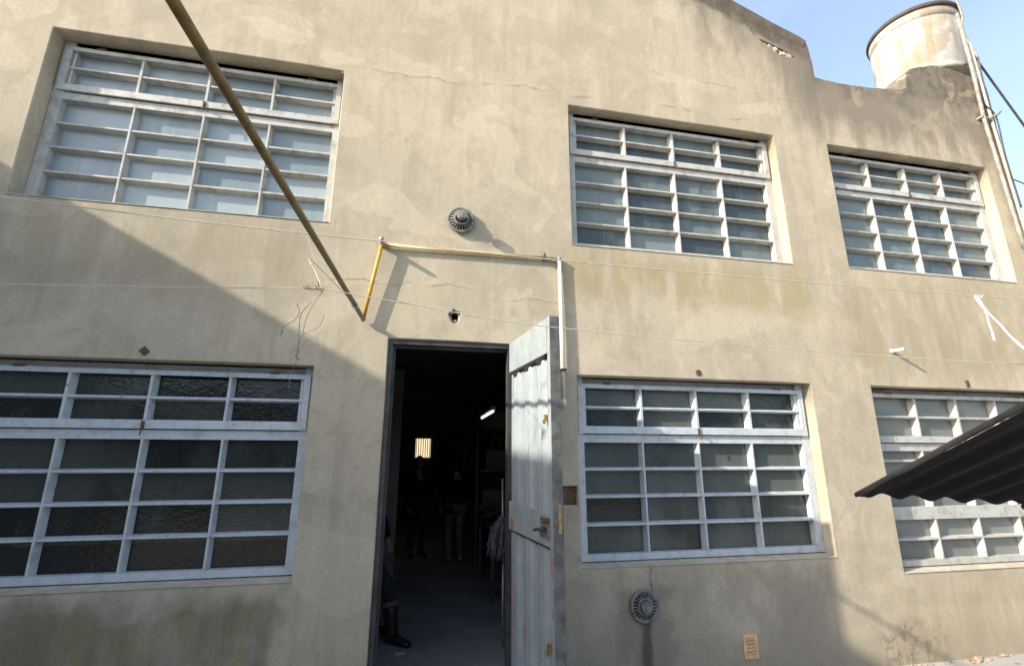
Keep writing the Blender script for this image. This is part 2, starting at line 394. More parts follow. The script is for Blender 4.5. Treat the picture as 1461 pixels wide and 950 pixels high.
def mat_floor():
    k = NT('worn_cement_floor')
    a = k.noise(1.1, 6, .65, None, .5); b = k.noise(9, 6, .65)
    c = k.mix(k.smooth(a, .35, .66), (.27, .275, .285), (.17, .175, .185))
    c = k.mix(k.mul(k.smooth(b, .52, .74), .5), c, (.25, .24, .23))
    k.col(c); k.rgh(k.add(.42, k.mul(a, .3))); k.bump(b, .15, .004); return k.m
M['floor'] = mat_floor()
def mat_canopy():
    k = NT('dark_roofing_sheet')
    a = k.noise(3, 6, .65); st = k.noise(1, 5, .6, k.vec(2, 14, 14))
    c = k.mix(k.smooth(a, .38, .66), (.014, .0135, .0145), (.008, .008, .009))
    c = k.mix(k.mul(k.smooth(st, .52, .72), .5), c, (.030, .027, .025))
    c = k.mix(k.mul(k.smooth(k.noise(14, 6, .7), .58, .7), .5), c, (.05, .032, .022))
    k.col(c).rgh(.6); return k.m
M['canopy'] = mat_canopy()

# ------------------------------------------------------------------ setting
def sheet(name, x0, x1, y0, y1, z, m):
    bm = bmesh.new(); vs = [bm.verts.new(p) for p in ((x0, y0, z), (x1, y0, z), (x1, y1, z), (x0, y1, z))]; bm.faces.new(vs)
    o = build(name, bm, m); tag(o, kind='structure'); return o
sheet('ground', -600, 600, -600, 600, GZ, M['ground'])
sheet('floor', -4.9, 7.9, 0.02, 9.9, GZ+.012, M['floor'])

B = empty('factory_building')
tag(B, 'two-storey ochre rendered workshop with six barred-look grid windows and an open metal door', 'building')
WX = {'l': (-3.124, -.79), 'm': (1.392, 3.772), 'r': (4.474, 6.758)}
UPZ = (3.502, 5.043); UPL = (3.506, 5.062); LOZ = (.706, 2.268); LRZ = (.545, 2.262)
WINS = [('l', UPL, 'ul'), ('m', UPZ, 'um'), ('r', (3.52, 5.028), 'ur'), ('l', LOZ, 'll'), ('m', LOZ, 'lm'), ('r', LRZ, 'lr')]
def rect(x0, x1, z0, z1): return [(x0, z0), (x1, z0), (x1, z1), (x0, z1)]
top = [(7.17, GZ-.2), (7.15, 4.6), (7.13, 6.38), (7.05, 6.375), (6.9, 6.40), (6.5, 6.455), (6.25, 6.44), (6.06, 6.375), (5.95, 6.34), (5.86, 6.25), (5.84, 6.12), (5.80, 6.02), (5.72, 5.975), (5.24, 5.94), (4.84, 5.925), (4.475, 5.94),
       (4.468, 6.15), (4.455, 6.35), (4.43, 6.43), (4.36, 6.49), (3.98, 6.63), (3.44, 6.855), (3.09, 7.02), (.6, 8.2), (-2.0, 7.05), (-4.95, 5.75), (-5.0, GZ-.2)]
holes = [rough(rect(*WX[c], *z), .4, .004, seed=i) for i, (c, z, _) in enumerate(WINS)]
DX0, DX1, DZ = -.230, .822, 2.520
holes.append(rough(rect(DX0, DX1, GZ-.02, DZ), .5, .003, seed=31))
def blob(cx, cz, rx, rz, n=18, amp=.25, seed=0):
    return [(cx+rx*math.cos(a)*(1+amp*mnoise.noise(Vector((math.cos(a)*1.6+seed, math.sin(a)*1.6, seed)))*2), cz+rz*math.sin(a)*(1+amp*mnoise.noise(Vector((math.cos(a)*1.9+seed, math.sin(a)*1.9, seed+5)))*2)) for a in [2*math.pi*i/n for i in range(n)]]
holes.append(blob(.308, 2.741, .052, .050, amp=.35, seed=3))                               # broken hole over the door
holes.append(rect(1.228, 1.364, 1.188, 1.339))                                     # meter niche
holes.append(rough([(3.78, 6.352), (3.92, 6.31), (4.06, 6.262), (4.20, 6.20), (4.27, 6.165), (4.16, 6.168), (4.06, 6.165), (3.97, 6.195), (3.91, 6.245), (3.85, 6.30)], .03, .016, seed=9))  # spalled strip
outer = rough(top, .06, .027, seed=2)
plate_with_holes('facade_wall', outer, holes, 0.0, .30, M['stucco'], B, .009)

bm = bmesh.new()   # side, back and interior partition walls
box(bm, -5.0, -4.8, .31, 10, -.3, 5.6); build('side_wall', bm, M['plain'], B)
bm = bmesh.new(); box(bm, 7.95, 8.1, .31, 10, -.3, 3.6); build('side_wall', bm, M['plain'], B)
bm = bmesh.new(); box(bm, 7.18, 7.94, .31, .45, -.3, 3.6); build('return_wall', bm, M['plain'], B)
bm = bmesh.new(); box(bm, -4.79, 7.94, 9.8, 10, -.3, 3.6); build('back_wall', bm, M['inner'], B)
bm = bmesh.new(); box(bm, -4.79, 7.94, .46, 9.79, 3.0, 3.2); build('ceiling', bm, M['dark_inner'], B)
bm = bmesh.new(); box(bm, -4.79, 7.1, .46, 9.79, 5.45, 5.6); build('roof', bm, M['plain'], B)
bm = bmesh.new(); box(bm, 1.95, 2.1, .31, 9.79, GZ+.013, 2.99); build('partition_wall', bm, M['inner'], B)
bm = bmesh.new(); box(bm, -1.95, -1.8, .31, 9.79, GZ+.013, 2.99); build('partition_wall', bm, M['inner'], B)
# backs of the recesses
bm = bmesh.new(); box(bm, 1.215, 1.38, .05, .10, 1.175, 1.352)
build('meter_niche', bm, M['niche'], B)
bm = bmesh.new(); box(bm, .24, .38, .10, .14, 2.67, 2.81); build('wall_hole', bm, M['black'], B)
bm = bmesh.new(); box(bm, 3.76, 4.24, .06, .10, 6.14, 6.37); build('exposed_brick', bm, M['brick'], B)
# rubble left in the hole above the door and in the spalled strip
bm = bmesh.new()
for i in range(9):
    a = i*2*math.pi/9; c = Vector((.308+.038*math.cos(a), .02+random.random()*.03, 2.741+.040*math.sin(a)))
    obox(bm, c, Vector((random.uniform(.006, .013), 0, random.uniform(-.006, .006))), (0, .012, 0), Vector((random.uniform(-.006, .006), 0, random.uniform(.006, .012))))
build('broken_edge', bm, M['brick'], B)
bm = bmesh.new()
for i in range(40):
    t = random.random(); c = Vector((3.84+.38*t, .02+random.random()*.03, 6.295-.12*t+random.uniform(-.03, .02)))
    obox(bm, c, Vector((random.uniform(.01, .03), 0, random.uniform(-.015, .005))), (0, .02, 0), Vector((random.uniform(-.006, .006), 0, random.uniform(.006, .018))))
build('loose_mortar', bm, M['sill'], B)
# coping along the gable and the low parapet
def coping(pts, w, proud, m, name, seed):
    bm = bmesh.new(); rows = []
    P = rough(pts, .12, .010, closed=False, seed=seed)+[pts[-1]]
    for i, (x, z) in enumerate(P):
        x2, z2 = P[min(i+1, len(P)-1)]; x1, z1 = P[max(i-1, 0)]
        d = Vector((x2-x1, z2-z1)).normalized(); nn = Vector((d.y, -d.x)); nn = nn if nn.y < 0 else -nn
        ww = w*(1+.45*mnoise.noise(Vector((x*3, z*3, seed))))
        lo = Vector((x, z))+nn*ww; up = Vector((x, z))-nn*.012
        rows.append([bm.verts.new(v) for v in ((up.x, .31, up.y), (up.x, -proud*.4, up.y), (up.x+nn.x*.03, -proud, up.y+nn.y*.03), (lo.x-nn.x*.015, -proud*.9, lo.y-nn.y*.015), (lo.x, .004, lo.y))])
    for a, b in zip(rows, rows[1:]):
        for j in range(4): bm.faces.new((a[j], a[j+1], b[j+1], b[j]))
    return build(name, bm, m, B, smooth=True)
coping([(-2.0, 7.05), (.6, 8.2), (3.09, 7.02), (3.44, 6.855), (3.98, 6.63), (4.36, 6.49), (4.43, 6.44)], .15, .007, M['stucco'], 'gable_coping', 4)

# ------------------------------------------------------------------ windows
FY = .115                                                    # front plane of the frames
def bar(bm, a, b, wf, wb, y0, y1, vert):
    """glazing bar: narrow front, wider back, between the points a and b along x or z"""
    if vert:
        x, z0, z1 = a[0], a[1], b[1]
        P = [(x-wf/2, y0), (x+wf/2, y0), (x+wb/2, y1), (x-wb/2, y1)]
        A = [bm.verts.new((px, py, z0)) for px, py in P]; Bv = [bm.verts.new((px, py, z1)) for px, py in P]
    else:
        z, x0, x1 = a[1], a[0], b[0]
        P = [(z-wf/2, y0), (z+wf/2, y0), (z+wb/2, y1), (z-wb/2, y1)]
        A = [bm.verts.new((x0, py, pz)) for pz, py in P]; Bv = [bm.verts.new((x1, py, pz)) for pz, py in P]
    for i in range(4): bm.faces.new((A[i], A[(i+1) % 4], Bv[(i+1) % 4], Bv[i]))
    bm.faces.new(A[::-1]); bm.faces.new(Bv)
def ring(bm, x0, x1, z0, z1, w, y0, y1, wb=None):
    """rectangular frame butted at the corners; w = (left, right, bottom, top)"""
    l, r, b, t = w
    box(bm, x0, x0+l, y0, y1, z0, z1); box(bm, x1-r, x1, y0, y1, z0, z1)
    box(bm, x0+l, x1-r, y0, y1, z0, z0+b); box(bm, x0+l, x1-r, y0, y1, z1-t, z1)
GR = random.Random(11)
def glass_sheet(name, x0, x1, z0, z1, y, m, parent, xs, zs):
    """one sheet per light, each very slightly out of true"""
    bm = bmesh.new(); ly = bm.verts.layers.float_color.new('tone')
    X = [x0]+list(xs)+[x1]; Z = [z0]+sorted(zs)+[z1]
    for i in range(len(X)-1):
        for j in range(len(Z)-1):
            v = box(bm, X[i]+.0015, X[i+1]-.0015, y, y+.004, Z[j]+.0015, Z[j+1]-.0015); t = GR.random(); tx, tz = GR.uniform(-.010, .010), GR.uniform(-.010, .010)
            for q in v:
                q.co.y += (q.co.x-(X[i]+X[i+1])/2)*tx+(q.co.z-(Z[j]+Z[j+1])/2)*tz+.003; q[ly] = (t, t, t, 1)
    return build(name, bm, m, parent)
def window(c, z, key):
    x0, x1 = WX[c]; z0, z1 = z; H = z1-z0; s = H/1.562
    x0 += .004; x1 -= .004; zt = z1-.004
    fm = M['frame_warm'] if key in ('ul', 'um', 'ur', 'lr') else M['frame']
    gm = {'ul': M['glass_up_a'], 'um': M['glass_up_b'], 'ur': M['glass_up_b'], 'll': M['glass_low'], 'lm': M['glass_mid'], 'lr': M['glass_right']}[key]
    y0, yg, yb = FY+(.03 if key == 'ul' else 0), FY+.064+(.03 if key == 'ul' else 0), FY+.086+(.03 if key == 'ul' else 0)
    zsill = z0+.028
    if key == 'lr': o = dict(st=.035, sb=.49, g0=.535, rails=(), bars=(.70,), gb=1.64)
    bm = bmesh.new()
    ring(bm, x0, x1, zsill, zt, (.082, .075, .052, .0), y0, yb)
    box(bm, x0+.083, x1-.076, y0+.045, yb, zt-.062, zt-.002)      # head rail, set back behind the sash
    ix0, ix1 = x0+.082, x1-.075
    zs_b = z1-.50*s                                          # bottom of the top-hung sash
    ztr = z1-.572*s                                          # underside of the transom
    box(bm, ix0, ix1, y0+.003, yb, ztr, zs_b-.004)           # transom
    ncol = 4; cw = (ix1-ix0)/ncol
    cols = [ix0+cw*i for i in range(1, ncol)]
    zb = zsill+.052
    if key != 'lr':
        hs = [zb+(ztr-zb)*i/4 for i in (1, 2, 3)]
        for zz in hs: bar(bm, (ix0, zz), (ix1, zz), .015, .036, y0+.006, yg+.003, False)
        for xx in cols: bar(bm, (xx, zb), (xx, ztr), .015, .042, y0+.002, yg+.004, True)
    else:
        r0_, r1_ = z1-1.275, z1-1.16                         # heavy rail of the lower sash
        box(bm, ix0, ix1, y0+.003, yb, r0_, r1_)
        hs = [zb+(r0_-zb)/2, r1_+(ztr-r1_)/2, r1_+(ztr-r1_)*.82]
        for zz in hs: bar(bm, (ix0, zz), (ix1, zz), .015, .036, y0+.006, yg+.003, False)
        for xx in cols:
            bar(bm, (xx, zb), (xx, r0_), .015, .042, y0+.002, yg+.004, True); bar(bm, (xx, r1_), (xx, ztr), .015, .042, y0+.002, yg+.004, True)
    w = build('window', bm, fm, B, bev=.0025)
    # top-hung sash standing slightly proud, a dark gap round it
    bm = bmesh.new(); sx0, sx1, sz0, sz1 = x0+.030, x1-.026, zs_b+.004, zt-.056
    ring(bm, sx0, sx1, sz0, sz1, (.052, .048, .060, .036), y0-.022, y0-.001)
    gx0, gx1, gz0, gz1 = sx0+.052, sx1-.048, sz0+.060, sz1-.036
    ring(bm, ix0+.006, ix1-.006, zs_b+.055, zt-.064, (.02, .02, .015, .02), y0+.001, yg)
    zz = (gz0+gz1)/2; bar(bm, (gx0, zz), (gx1, zz), .016, .036, y0-.012, yg-.012, False)
    for i in range(1, 4): bar(bm, (gx0+(gx1-gx0)*i/4, gz0), (gx0+(gx1-gx0)*i/4, gz1), .020, .046, y0-.016, yg-.010, True)
    sash = build('sash', bm, fm, w, bev=.002)
    for t in (.12, .88):
        bm = bmesh.new(); hx_ = sx0+(sx1-sx0)*t; tube(bm, [(hx_-.035, y0-.026, sz1+.006), (hx_+.035, y0-.026, sz1+.006)], .008, 8); build('hinge', bm, M['rust'], w)
    bm = bmesh.new(); hx_ = (sx0+sx1)/2; obox(bm, (hx_, y0-.026, sz0+.028), (.011, 0, 0), (0, .004, 0), (0, 0, .026)); tube(bm, spline([(hx_, y0-.03, sz0+.02), (hx_+.004, y0-.045, sz0-.01), (hx_+.002, y0-.045, sz0-.05)], 4), .005, 6); build('catch', bm, M['rust'], w)
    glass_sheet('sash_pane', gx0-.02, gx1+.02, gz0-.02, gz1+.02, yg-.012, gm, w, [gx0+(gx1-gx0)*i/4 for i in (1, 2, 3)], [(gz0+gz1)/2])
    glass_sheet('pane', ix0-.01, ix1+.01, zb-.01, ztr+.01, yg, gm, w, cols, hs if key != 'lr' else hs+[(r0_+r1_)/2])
    bm = bmesh.new()                                         # mortar sill, sloping out
    v = box(bm, x0-.0, x1, -.006, yb, z0-.03, z0+.025)
    for q in v:
        if q.co.y < 0 and q.co.z > z0: q.co.z -= .018
    for q in v:
        if q.co.z < z0: q.co.z = z0+.001 if q.co.y > 0 else z0+.001
    build('sill', bm, M['sill'], w, bev=.003)
    return w
for c, z, key in WINS: window(c, z, key)

# ------------------------------------------------------------------ door
bm = bmesh.new()
box(bm, DX0+.003, DX0+.038, .02, .11, GZ, DZ-.004); box(bm, DX1-.045, DX1-.003, .02, .11, GZ, DZ-.004)
box(bm, DX0+.038, DX1-.045, .02, .11, DZ-.040, DZ-.004)
box(bm, DX0+.038, DX0+.060, .075, .11, GZ, DZ-.040); box(bm, DX0+.060, DX1-.045, .075, .11, DZ-.062, DZ-.040)
build('door_frame', bm, M['steel_dark'], B, bev=.003)
# leaf in its own coordinates: u from the hinge to the free edge, v out of the inner face, w up
HINGE = Vector((.806, -.008, 0)); DU = Vector((.108, -.994, 0)).normalized(); DV = Vector((-DU.y, DU.x, 0))
if DV.x > 0: DV = -DV
LW, LZ0, LZ1 = .93, GZ+.04, 2.515
def leaf(u, v, w): return HINGE + DU*u + DV*v + Vector((0, 0, w))
def lbox(bm, u0, u1, v0, v1, w0, w1):
    obox(bm, leaf((u0+u1)/2, (v0+v1)/2, (w0+w1)/2), DU*(u1-u0)/2, DV*(v1-v0)/2, Vector((0, 0, (w1-w0)/2)))
bm = bmesh.new()
lbox(bm, 0, .035, -.040, .0, LZ0, LZ1)
lbox(bm, .035, LW-.05, -.038, -.002, LZ1-.05, LZ1); lbox(bm, .035, LW-.05, -.038, -.002, LZ0, LZ0+.05)
lbox(bm, .035, LW-.05, -.042, -.0385, LZ0+.002, LZ1-.002)    # outer skin
lbox(bm, .02, LW-.052, -.001, .0285, 2.263, LZ1-.004)           # flat plate at the head
leaf_o = build('door', bm, M['door'], B, bev=.002)
tag(leaf_o, 'pale blue-grey ribbed metal door leaf standing open')
bm = bmesh.new(); lbox(bm, LW-.05, LW-.0035, -.046, .026, LZ0, LZ1); build('edge_stile', bm, M['door'], leaf_o, bev=.003)
bm = bmesh.new(); lbox(bm, LW-.003, LW, -.045, .025, LZ0+.003, LZ1-.003); build('edge_shade', bm, simple('shaded_edge_grey', (.17, .165, .155), (.09, .085, .08), 12, .6, .1, .2), leaf_o)  # grey strip paints the shade on the leaf's free end face
bm = bmesh.new()                                              # ribbed inner skin
prof = []; u = .03; rib = [(0, 0), (.050, 0), (.053, .005), (.060, .005), (.063, 0), (.085, 0), (.108, .026), (.140, .026), (.146, .021), (.154, .021), (.160, .026), (.192, .026), (.215, 0), (.240, 0), (.243, .005), (.250, .005), (.253, 0)]
pitch_ = .27
while u + pitch_ < LW-.06:
    for du, dv in rib: prof.append((u+du, dv))
    u += pitch_
prof.append((LW-.055, 0))
def strip(w0, w1):
    lo = [bm.verts.new(leaf(a, b-.001, w0)) for a, b in prof]; hi = [bm.verts.new(leaf(a, b-.001, w1)) for a, b in prof]
    for i in range(len(prof)-1): bm.faces.new((lo[i], lo[i+1], hi[i+1], hi[i]))
strip(LZ0+.04, 2.26)
build('ribbed_sheet', bm, M['door'], leaf_o)
bm = bmesh.new()                                              # open ends of the ribs below the head plate: black blocks painting their inner shade
lbox(bm, .05, LW-.10, .0005, .0275, 2.240, 2.262)
for uu in (.18, .45, .72):
    a = [bm.verts.new(leaf(uu+d, vv, w)) for d, vv, w in ((-.050, .0282, 2.241), (.050, .0282, 2.241), (.036, .0282, 2.205), (-.036, .0282, 2.205))]
    bb = [bm.verts.new(leaf(uu+d, vv, w)) for d, vv, w in ((-.050, .003, 2.241), (.050, .003, 2.241), (.036, .003, 2.205), (-.036, .003, 2.205))]
    bm.faces.new(a); bm.faces.new(bb[::-1])
    for i in range(4): bm.faces.new((a[i], a[(i+1) % 4], bb[(i+1) % 4], bb[i]))
build('rib_end_shade', bm, M['black'], leaf_o)
bm = bmesh.new()                                              # flat lock rail, dropping towards the free edge
def lquad(pts, v0, v1):
    a = [bm.verts.new(leaf(u, v1, w)) for u, w in pts]; b = [bm.verts.new(leaf(u, v0, w)) for u, w in pts]
    bm.faces.new(a); bm.faces.new(b[::-1])
    for i in range(len(pts)): bm.faces.new((a[i], a[(i+1) % len(pts)], b[(i+1) % len(pts)], b[i]))
lquad([(.03, 1.03), (LW-.02, 1.03), (LW-.02, 1.225), (.03, 1.235)], .0, .030)
build('lock_rail', bm, M['door'], leaf_o, bev=.002)
bm = bmesh.new(); lbox(bm, .05, LW-.05, .0005, .032, 1.021, 1.0285); build('rail_gap', bm, M['black'], leaf_o)
bm = bmesh.new(); lbox(bm, LW-.20, LW-.03, .0302, .0345, 1.075, 1.205); build('lock_plate', bm, M['galv'], leaf_o, bev=.002)
bm = bmesh.new()                                              # lever handle and barrel bolt
tube(bm, [leaf(LW-.10, .034, 1.13), leaf(LW-.10, .075, 1.13)], .013); tube(bm, spline([leaf(LW-.10, .07, 1.13), leaf(LW-.15, .078, 1.128), leaf(LW-.21, .074, 1.115)], 5), .010)
build('handle', bm, M['steel_dark'], leaf_o, smooth=True)
bm = bmesh.new()
tube(bm, [leaf(LW-.16, .043, 1.185), leaf(LW-.03, .043, 1.185)], .009); lbox(bm, LW-.14, LW-.11, .0347, .052, 1.172, 1.198); lbox(bm, LW-.07, LW-.04, .0347, .052, 1.172, 1.198)
tube(bm, [leaf(LW-.09, .043, 1.185), leaf(LW-.09, .07, 1.175)], .006)
build('bolt', bm, M['rust'], leaf_o)
obm = bmesh.new(); obox(obm, leaf(LW+.002, -.020, 1.20), DU*.0018, DV*.012, Vector((0, 0, .085))); build('strike_plate', obm, M['brass'], leaf_o)
obm = bmesh.new(); obox(obm, leaf(LW+.006, -.020, 1.165), DU*.006, DV*.008, Vector((0, 0, .018))); build('latch', obm, M['brass'], leaf_o)
for wz, mm in ((1.83, 'brass'), (.46, 'brass')):               # small fixings near the free edge
    bm = bmesh.new(); lbox(bm, LW-.135, LW-.095, .002, .024, wz-.02, wz+.02); lbox(bm, LW-.127, LW-.103, .0242, .036, wz-.04, wz-.012); build('hasp', bm, M[mm], leaf_o, bev=.003)
def smear(u, w, ru, rw, v, seed):                             # smears of red oxide paint
    bm = bmesh.new()
    n = 14; a = [bm.verts.new(leaf(u+ru*math.cos(2*math.pi*i/n)*(1+.5*mnoise.noise(Vector((i*.9, seed, 0)))), v, w+rw*math.sin(2*math.pi*i/n)*(1+.5*mnoise.noise(Vector((i*.8, seed, 4)))))) for i in range(n)]
    b = [bm.verts.new(q.co-DV*.001) for q in a]
    bm.faces.new(a); bm.faces.new(b[::-1])
    for i in range(n): bm.faces.new((a[i], a[(i+1) % n], b[(i+1) % n], b[i]))
    build('paint_smear', bm, M['orange'], leaf_o)
smear(.10, 1.075, .05, .045, .0315, 1); smear(LW-.028, .93, .016, .075, .0272, 2); smear(.055, .80, .022, .035, .0012, 3); smear(.155, .55, .009, .16, .0275, 4); smear(.30, .38, .008, .08, .0012, 5); smear(LW-.028, .66, .010, .03, .0272, 6)

# ------------------------------------------------------------------ roof tank on the parapet block
T = empty('water_tank', (7.464, .92, 6.98)); tag(T, 'round cream-washed water tank with a dark rim standing on the parapet block', 'water tank')
bm = bmesh.new()
lathe(bm, [(.43, 0), (.545, .004), (.572, .018), (.574, .06), (.556, .085), (.541, .11), (.542, .14), (.552, .5), (.556, .925), (.548, .93), (.548, .942), (.563, .947), (.566, 1.10)], n=64)
ob = build('tank_body', bm, M['tank'], T, smooth=True)
bm = bmesh.new(); lathe(bm, [(.565, 1.075), (.592, 1.08), (.597, 1.11), (.59, 1.14), (.54, 1.16), (.2, 1.22), (.02, 1.23)], n=64)
build('lid', bm, simple('dark_lid', (.075, .06, .055), (.045, .035, .03), 9, .8), T, smooth=True)
T.rotation_euler = (R(.6), R(1.6), 0)
bm = bmesh.new(); box(bm, 6.95, 8.0, .50, 1.45, 3.2, 6.975); build('tank_plinth', bm, M['stucco'], B)
bm = bmesh.new(); tube(bm, [Vector(p) for p in spline([(.02, -.50, .06), (.02, -.60, .03), (.0, -.66, -.06), (-.04, -.66, -.20)], 5)], .022); build('tank_outlet', bm, M['rust'], T)

# ------------------------------------------------------------------ pipes at the right-hand corner
def tubething(name, pts, r, m, label, cat, group=None, n=10):
    bm = bmesh.new(); tube(bm, pts, r, n); p = Vector(pts[len(pts)//2])
    o = build(name, bm, m, smooth=True, origin=p); tag(o, label, cat, group); return o
tubething('downpipe', [(6.90, -.05, 7.35), (6.90, -.05, 6.5), (6.865, -.05, 5.7), (6.93, -.05, 4.1), (6.935, -.05, 3.95)], .022, M['greycable'], 'pale grey pipe running from beside the roof tank down the right edge of the facade', 'pipe')
tubething('conduit', [(6.99, -.04, 6.9), (7.0, -.04, 5.9), (7.02, -.04, 5.0), (7.03, -.04, 4.2), (7.05, -.04, 3.2)], .017, M['sill'], 'thin tan conduit just right of the pale pipe at the facade corner', 'pipe')
tubething('cable', spline([(6.95, -.03, 6.35), (6.94, -.05, 5.95), (7.06, -.06, 5.75), (7.05, -.05, 5.2), (7.09, -.04, 4.5)], 8), .008, M['cable'], 'thin dark cable wandering between the pipes at the facade corner', 'cable')
tubething('tank_cable', spline([(7.50, .28, 8.35), (7.557, .29, 8.13), (7.60, .30, 7.85), (7.54, .30, 7.6), (7.55, .28, 7.3), (7.40, .15, 6.95), (7.12, .0, 6.5), (7.0, -.03, 5.6)], 8), .014, M['greycable'], 'grey cable hanging beside the roof tank down to the facade corner', 'cable')
tubething('power_cable', sag((7.22, .1, 6.95), (9.6, .1, 2.8), .10), .013, M['cable'], 'thick dark blue cable dropping from the roof tank across the sky', 'cable')
tubething('phone_cable', sag((7.15, .05, 4.98), (9.0, -.1, 4.5), .05), .007, M['cable'], 'thin cable leaving the right edge of the facade lower down', 'cable')
bm = bmesh.new(); obox(bm, (6.90, -.03, 5.72), (.075, 0, -.01), (0, .035, 0), (.001, 0, .012)); tube(bm, spline([(6.95, -.04, 5.72), (7.05, -.10, 5.78), (7.14, -.08, 5.84), (7.16, -.01, 5.82)], 5), .009)
tag(build('pipe_bracket', bm, M['greycable'], origin=(6.9, -.03, 5.72)), 'bent iron bracket holding the pipes at the upper right corner', 'bracket')

# ------------------------------------------------------------------ gas pipe over the door
GA = Vector((-.333, -.062, 3.333)); GB = Vector((-.440, -.042, 2.66))
G = empty('gas_pipe', (-.333, 0, 3.33)); tag(G, 'gas pipe with yellow drop above the door, coming from overhead and ending white', 'pipe')
def gpart(name, pts, r, m, n=12):
    bm = bmesh.new(); tube(bm, [Vector(p)-G.location for p in pts], r, n); return build(name, bm, m, G, smooth=True)
gpart('long_pipe', [GB, Vector((-.672, -2.846, 2.735)), Vector((-.83, -4.6, 2.78))], .0175, M['brown'])
gpart('drop_pipe', [GA, GB], .0165, M['yellow'])
gpart('wall_pipe', [GA+Vector((.0, .030, 0)), (.45, -.026, 3.330), (1.237, -.026, 3.333)], .0165, M['cream'])
gpart('tail_pipe', [(1.246, -.030, 3.338), (1.250, -.036, 2.6), (1.252, -.036, 2.03)], .0175, M['white'])
gpart('stub', [(-.333, .02, 3.335), (-.333, -.150, 3.335)], .020, M['galv'])
for p, r_ in ((GA, .027), (GB, .023), (Vector((1.246, -.030, 3.334)), .023)):
    bm = bmesh.new(); bmesh.ops.create_uvsphere(bm, u_segments=14, v_segments=10, radius=r_, matrix=Matrix.Translation(p-G.location)); build('elbow', bm, M['galv'], G, smooth=True)
bm = bmesh.new(); tube(bm, [Vector((1.252, -.036, 2.05))-G.location, Vector((1.252, -.036, 1.99))-G.location], .022); build('end_cap', bm, M['white'], G, smooth=True)
bm = bmesh.new()
obox(bm, Vector((1.10, -.026, 3.338))-G.location, (.007, 0, 0), (0, .050, 0), (0, 0, .024)); build('pipe_clip', bm, M['steel_dark'], G)
bm = bmesh.new(); obox(bm, Vector((1.252, -.04, 2.3))-G.location, (.024, 0, 0), (0, .04, 0), (0, 0, .008))
build('pipe_clip', bm, M['steel_dark'], G)

# ------------------------------------------------------------------ vents
def vent(loc, depth, label):
    V = empty('vent_cap', loc); tag(V, label, 'vent', 'round louvred vents')
    n = 22; R0, R1, d0, d1 = .116, .064, .030*depth, .075*depth
    bm = bmesh.new(); lathe(bm, [(.050, -.02), (.050, d0+.002)], axis='Y', n=32); lathe(bm, [(R0+.006, d0-.010), (R0+.010, d0), (R0+.002, d0+.012), (R0-.016, d0+.008), (R0-.02, d0-.01)], axis='Y', n=44, close=False)
    build('collar', bm, M['vent'], V, smooth=True)
    bm = bmesh.new(); lathe(bm, [(R0-.016, d0-.004), (R1-.006, d1-.03)], axis='Y', n=32); build('louvre_shadow_box', bm, M['black'], V)
    for k in range(n):
        a = 2*math.pi*k/n; ca, sa = math.cos(a), math.sin(a); bm = bmesh.new()
        p0 = Vector((ca*(R0-.010), -d0-.004, sa*(R0-.010))); p1 = Vector((ca*(R1-.002), -d1+.006, sa*(R1-.002)))
        t = Vector((-sa, 0, ca)); ax = (p1-p0).normalized(); nn = ax.cross(t)
        q = [bm.verts.new(p) for p in (p0+t*.0068, p0-t*.0068, p1-t*.0035, p1+t*.0035)]
        q2 = [bm.verts.new(v.co+nn*.006) for v in q]
        bm.faces.new(q); bm.faces.new(q2[::-1])
        for i in range(4): bm.faces.new((q[i], q[(i+1) % 4], q2[(i+1) % 4], q2[i]))
        build('louvre', bm, M['vent'], V)
    bm = bmesh.new(); lathe(bm, [(R1+.001, d1-.008), (R1+.003, d1), (R1-.004, d1+.004), (R1-.012, d1+.002)], axis='Y', n=32, close=False); build('inner_ring', bm, M['vent'], V, smooth=True)
    bm = bmesh.new(); lathe(bm, [(.022, d1-.03), (.022, d1+.035*depth), (.044, d1+.037*depth), (.046, d1+.042*depth), (.046, d1+.072*depth), (.041, d1+.078*depth), (.004, d1+.081*depth)], axis='Y', n=28); build('centre_cap', bm, M['vent'], V, smooth=False)
vent((.333, 0, 3.632), 1.0, 'grey louvred vent cap on the sunlit wall above the gas pipe, throwing a round shadow')
vent((1.893, 0, .415), .45, 'grey louvred vent cap low on the shaded wall above a dark stain')

# clay air brick
A = empty('air_brick', (2.812, 0, .068)); tag(A, 'small sun-bleached terracotta air brick low in the wall', 'air brick')
bm = bmesh.new()
ring(bm, -.066, .066, -.088, .088, (.026, .026, .022, .022), -.010, .02)
for i in range(5): obox(bm, (0, .002, -.055+i*.0275), (.042, 0, 0), (0, .010, .002), (0, -.003, .0085))
build('grille', bm, M['terracotta'], A, bev=.002)
bm = bmesh.new(); box(bm, -.045, .045, -.001, .003, -.07, .07); build('slot', bm, M['brick'], A)

# rusty square plates over the lower windows
for loc, s, rot, lab in (((-1.99, 0, 2.334), .026, 45, 'small rusty iron plate set diamond-wise above the lower left window'),
                         ((2.571, 0, 2.330), .022, 12, 'small square rust-brown plate above the lower middle window'),
                         ((5.693, 0, 2.322), .020, 5, 'small rust-brown plate with a long stain above the lower right window')):
    bm = bmesh.new(); hz = s*(1.8 if rot == 5 else 1.1)
    obox(bm, (0, -.002, 0), Vector((math.cos(R(rot)), 0, math.sin(R(rot))))*s, (0, .005, 0), Vector((-math.sin(R(rot)), 0, math.cos(R(rot))))*hz)
    lathe(bm, [(.008, .006), (.008, .012), (.003, .014)], axis='Y', n=10)
    o = build('iron_plate', bm, M['rust']); o.location = loc; tag(o, lab, 'plate', 'iron plates over the lower windows')
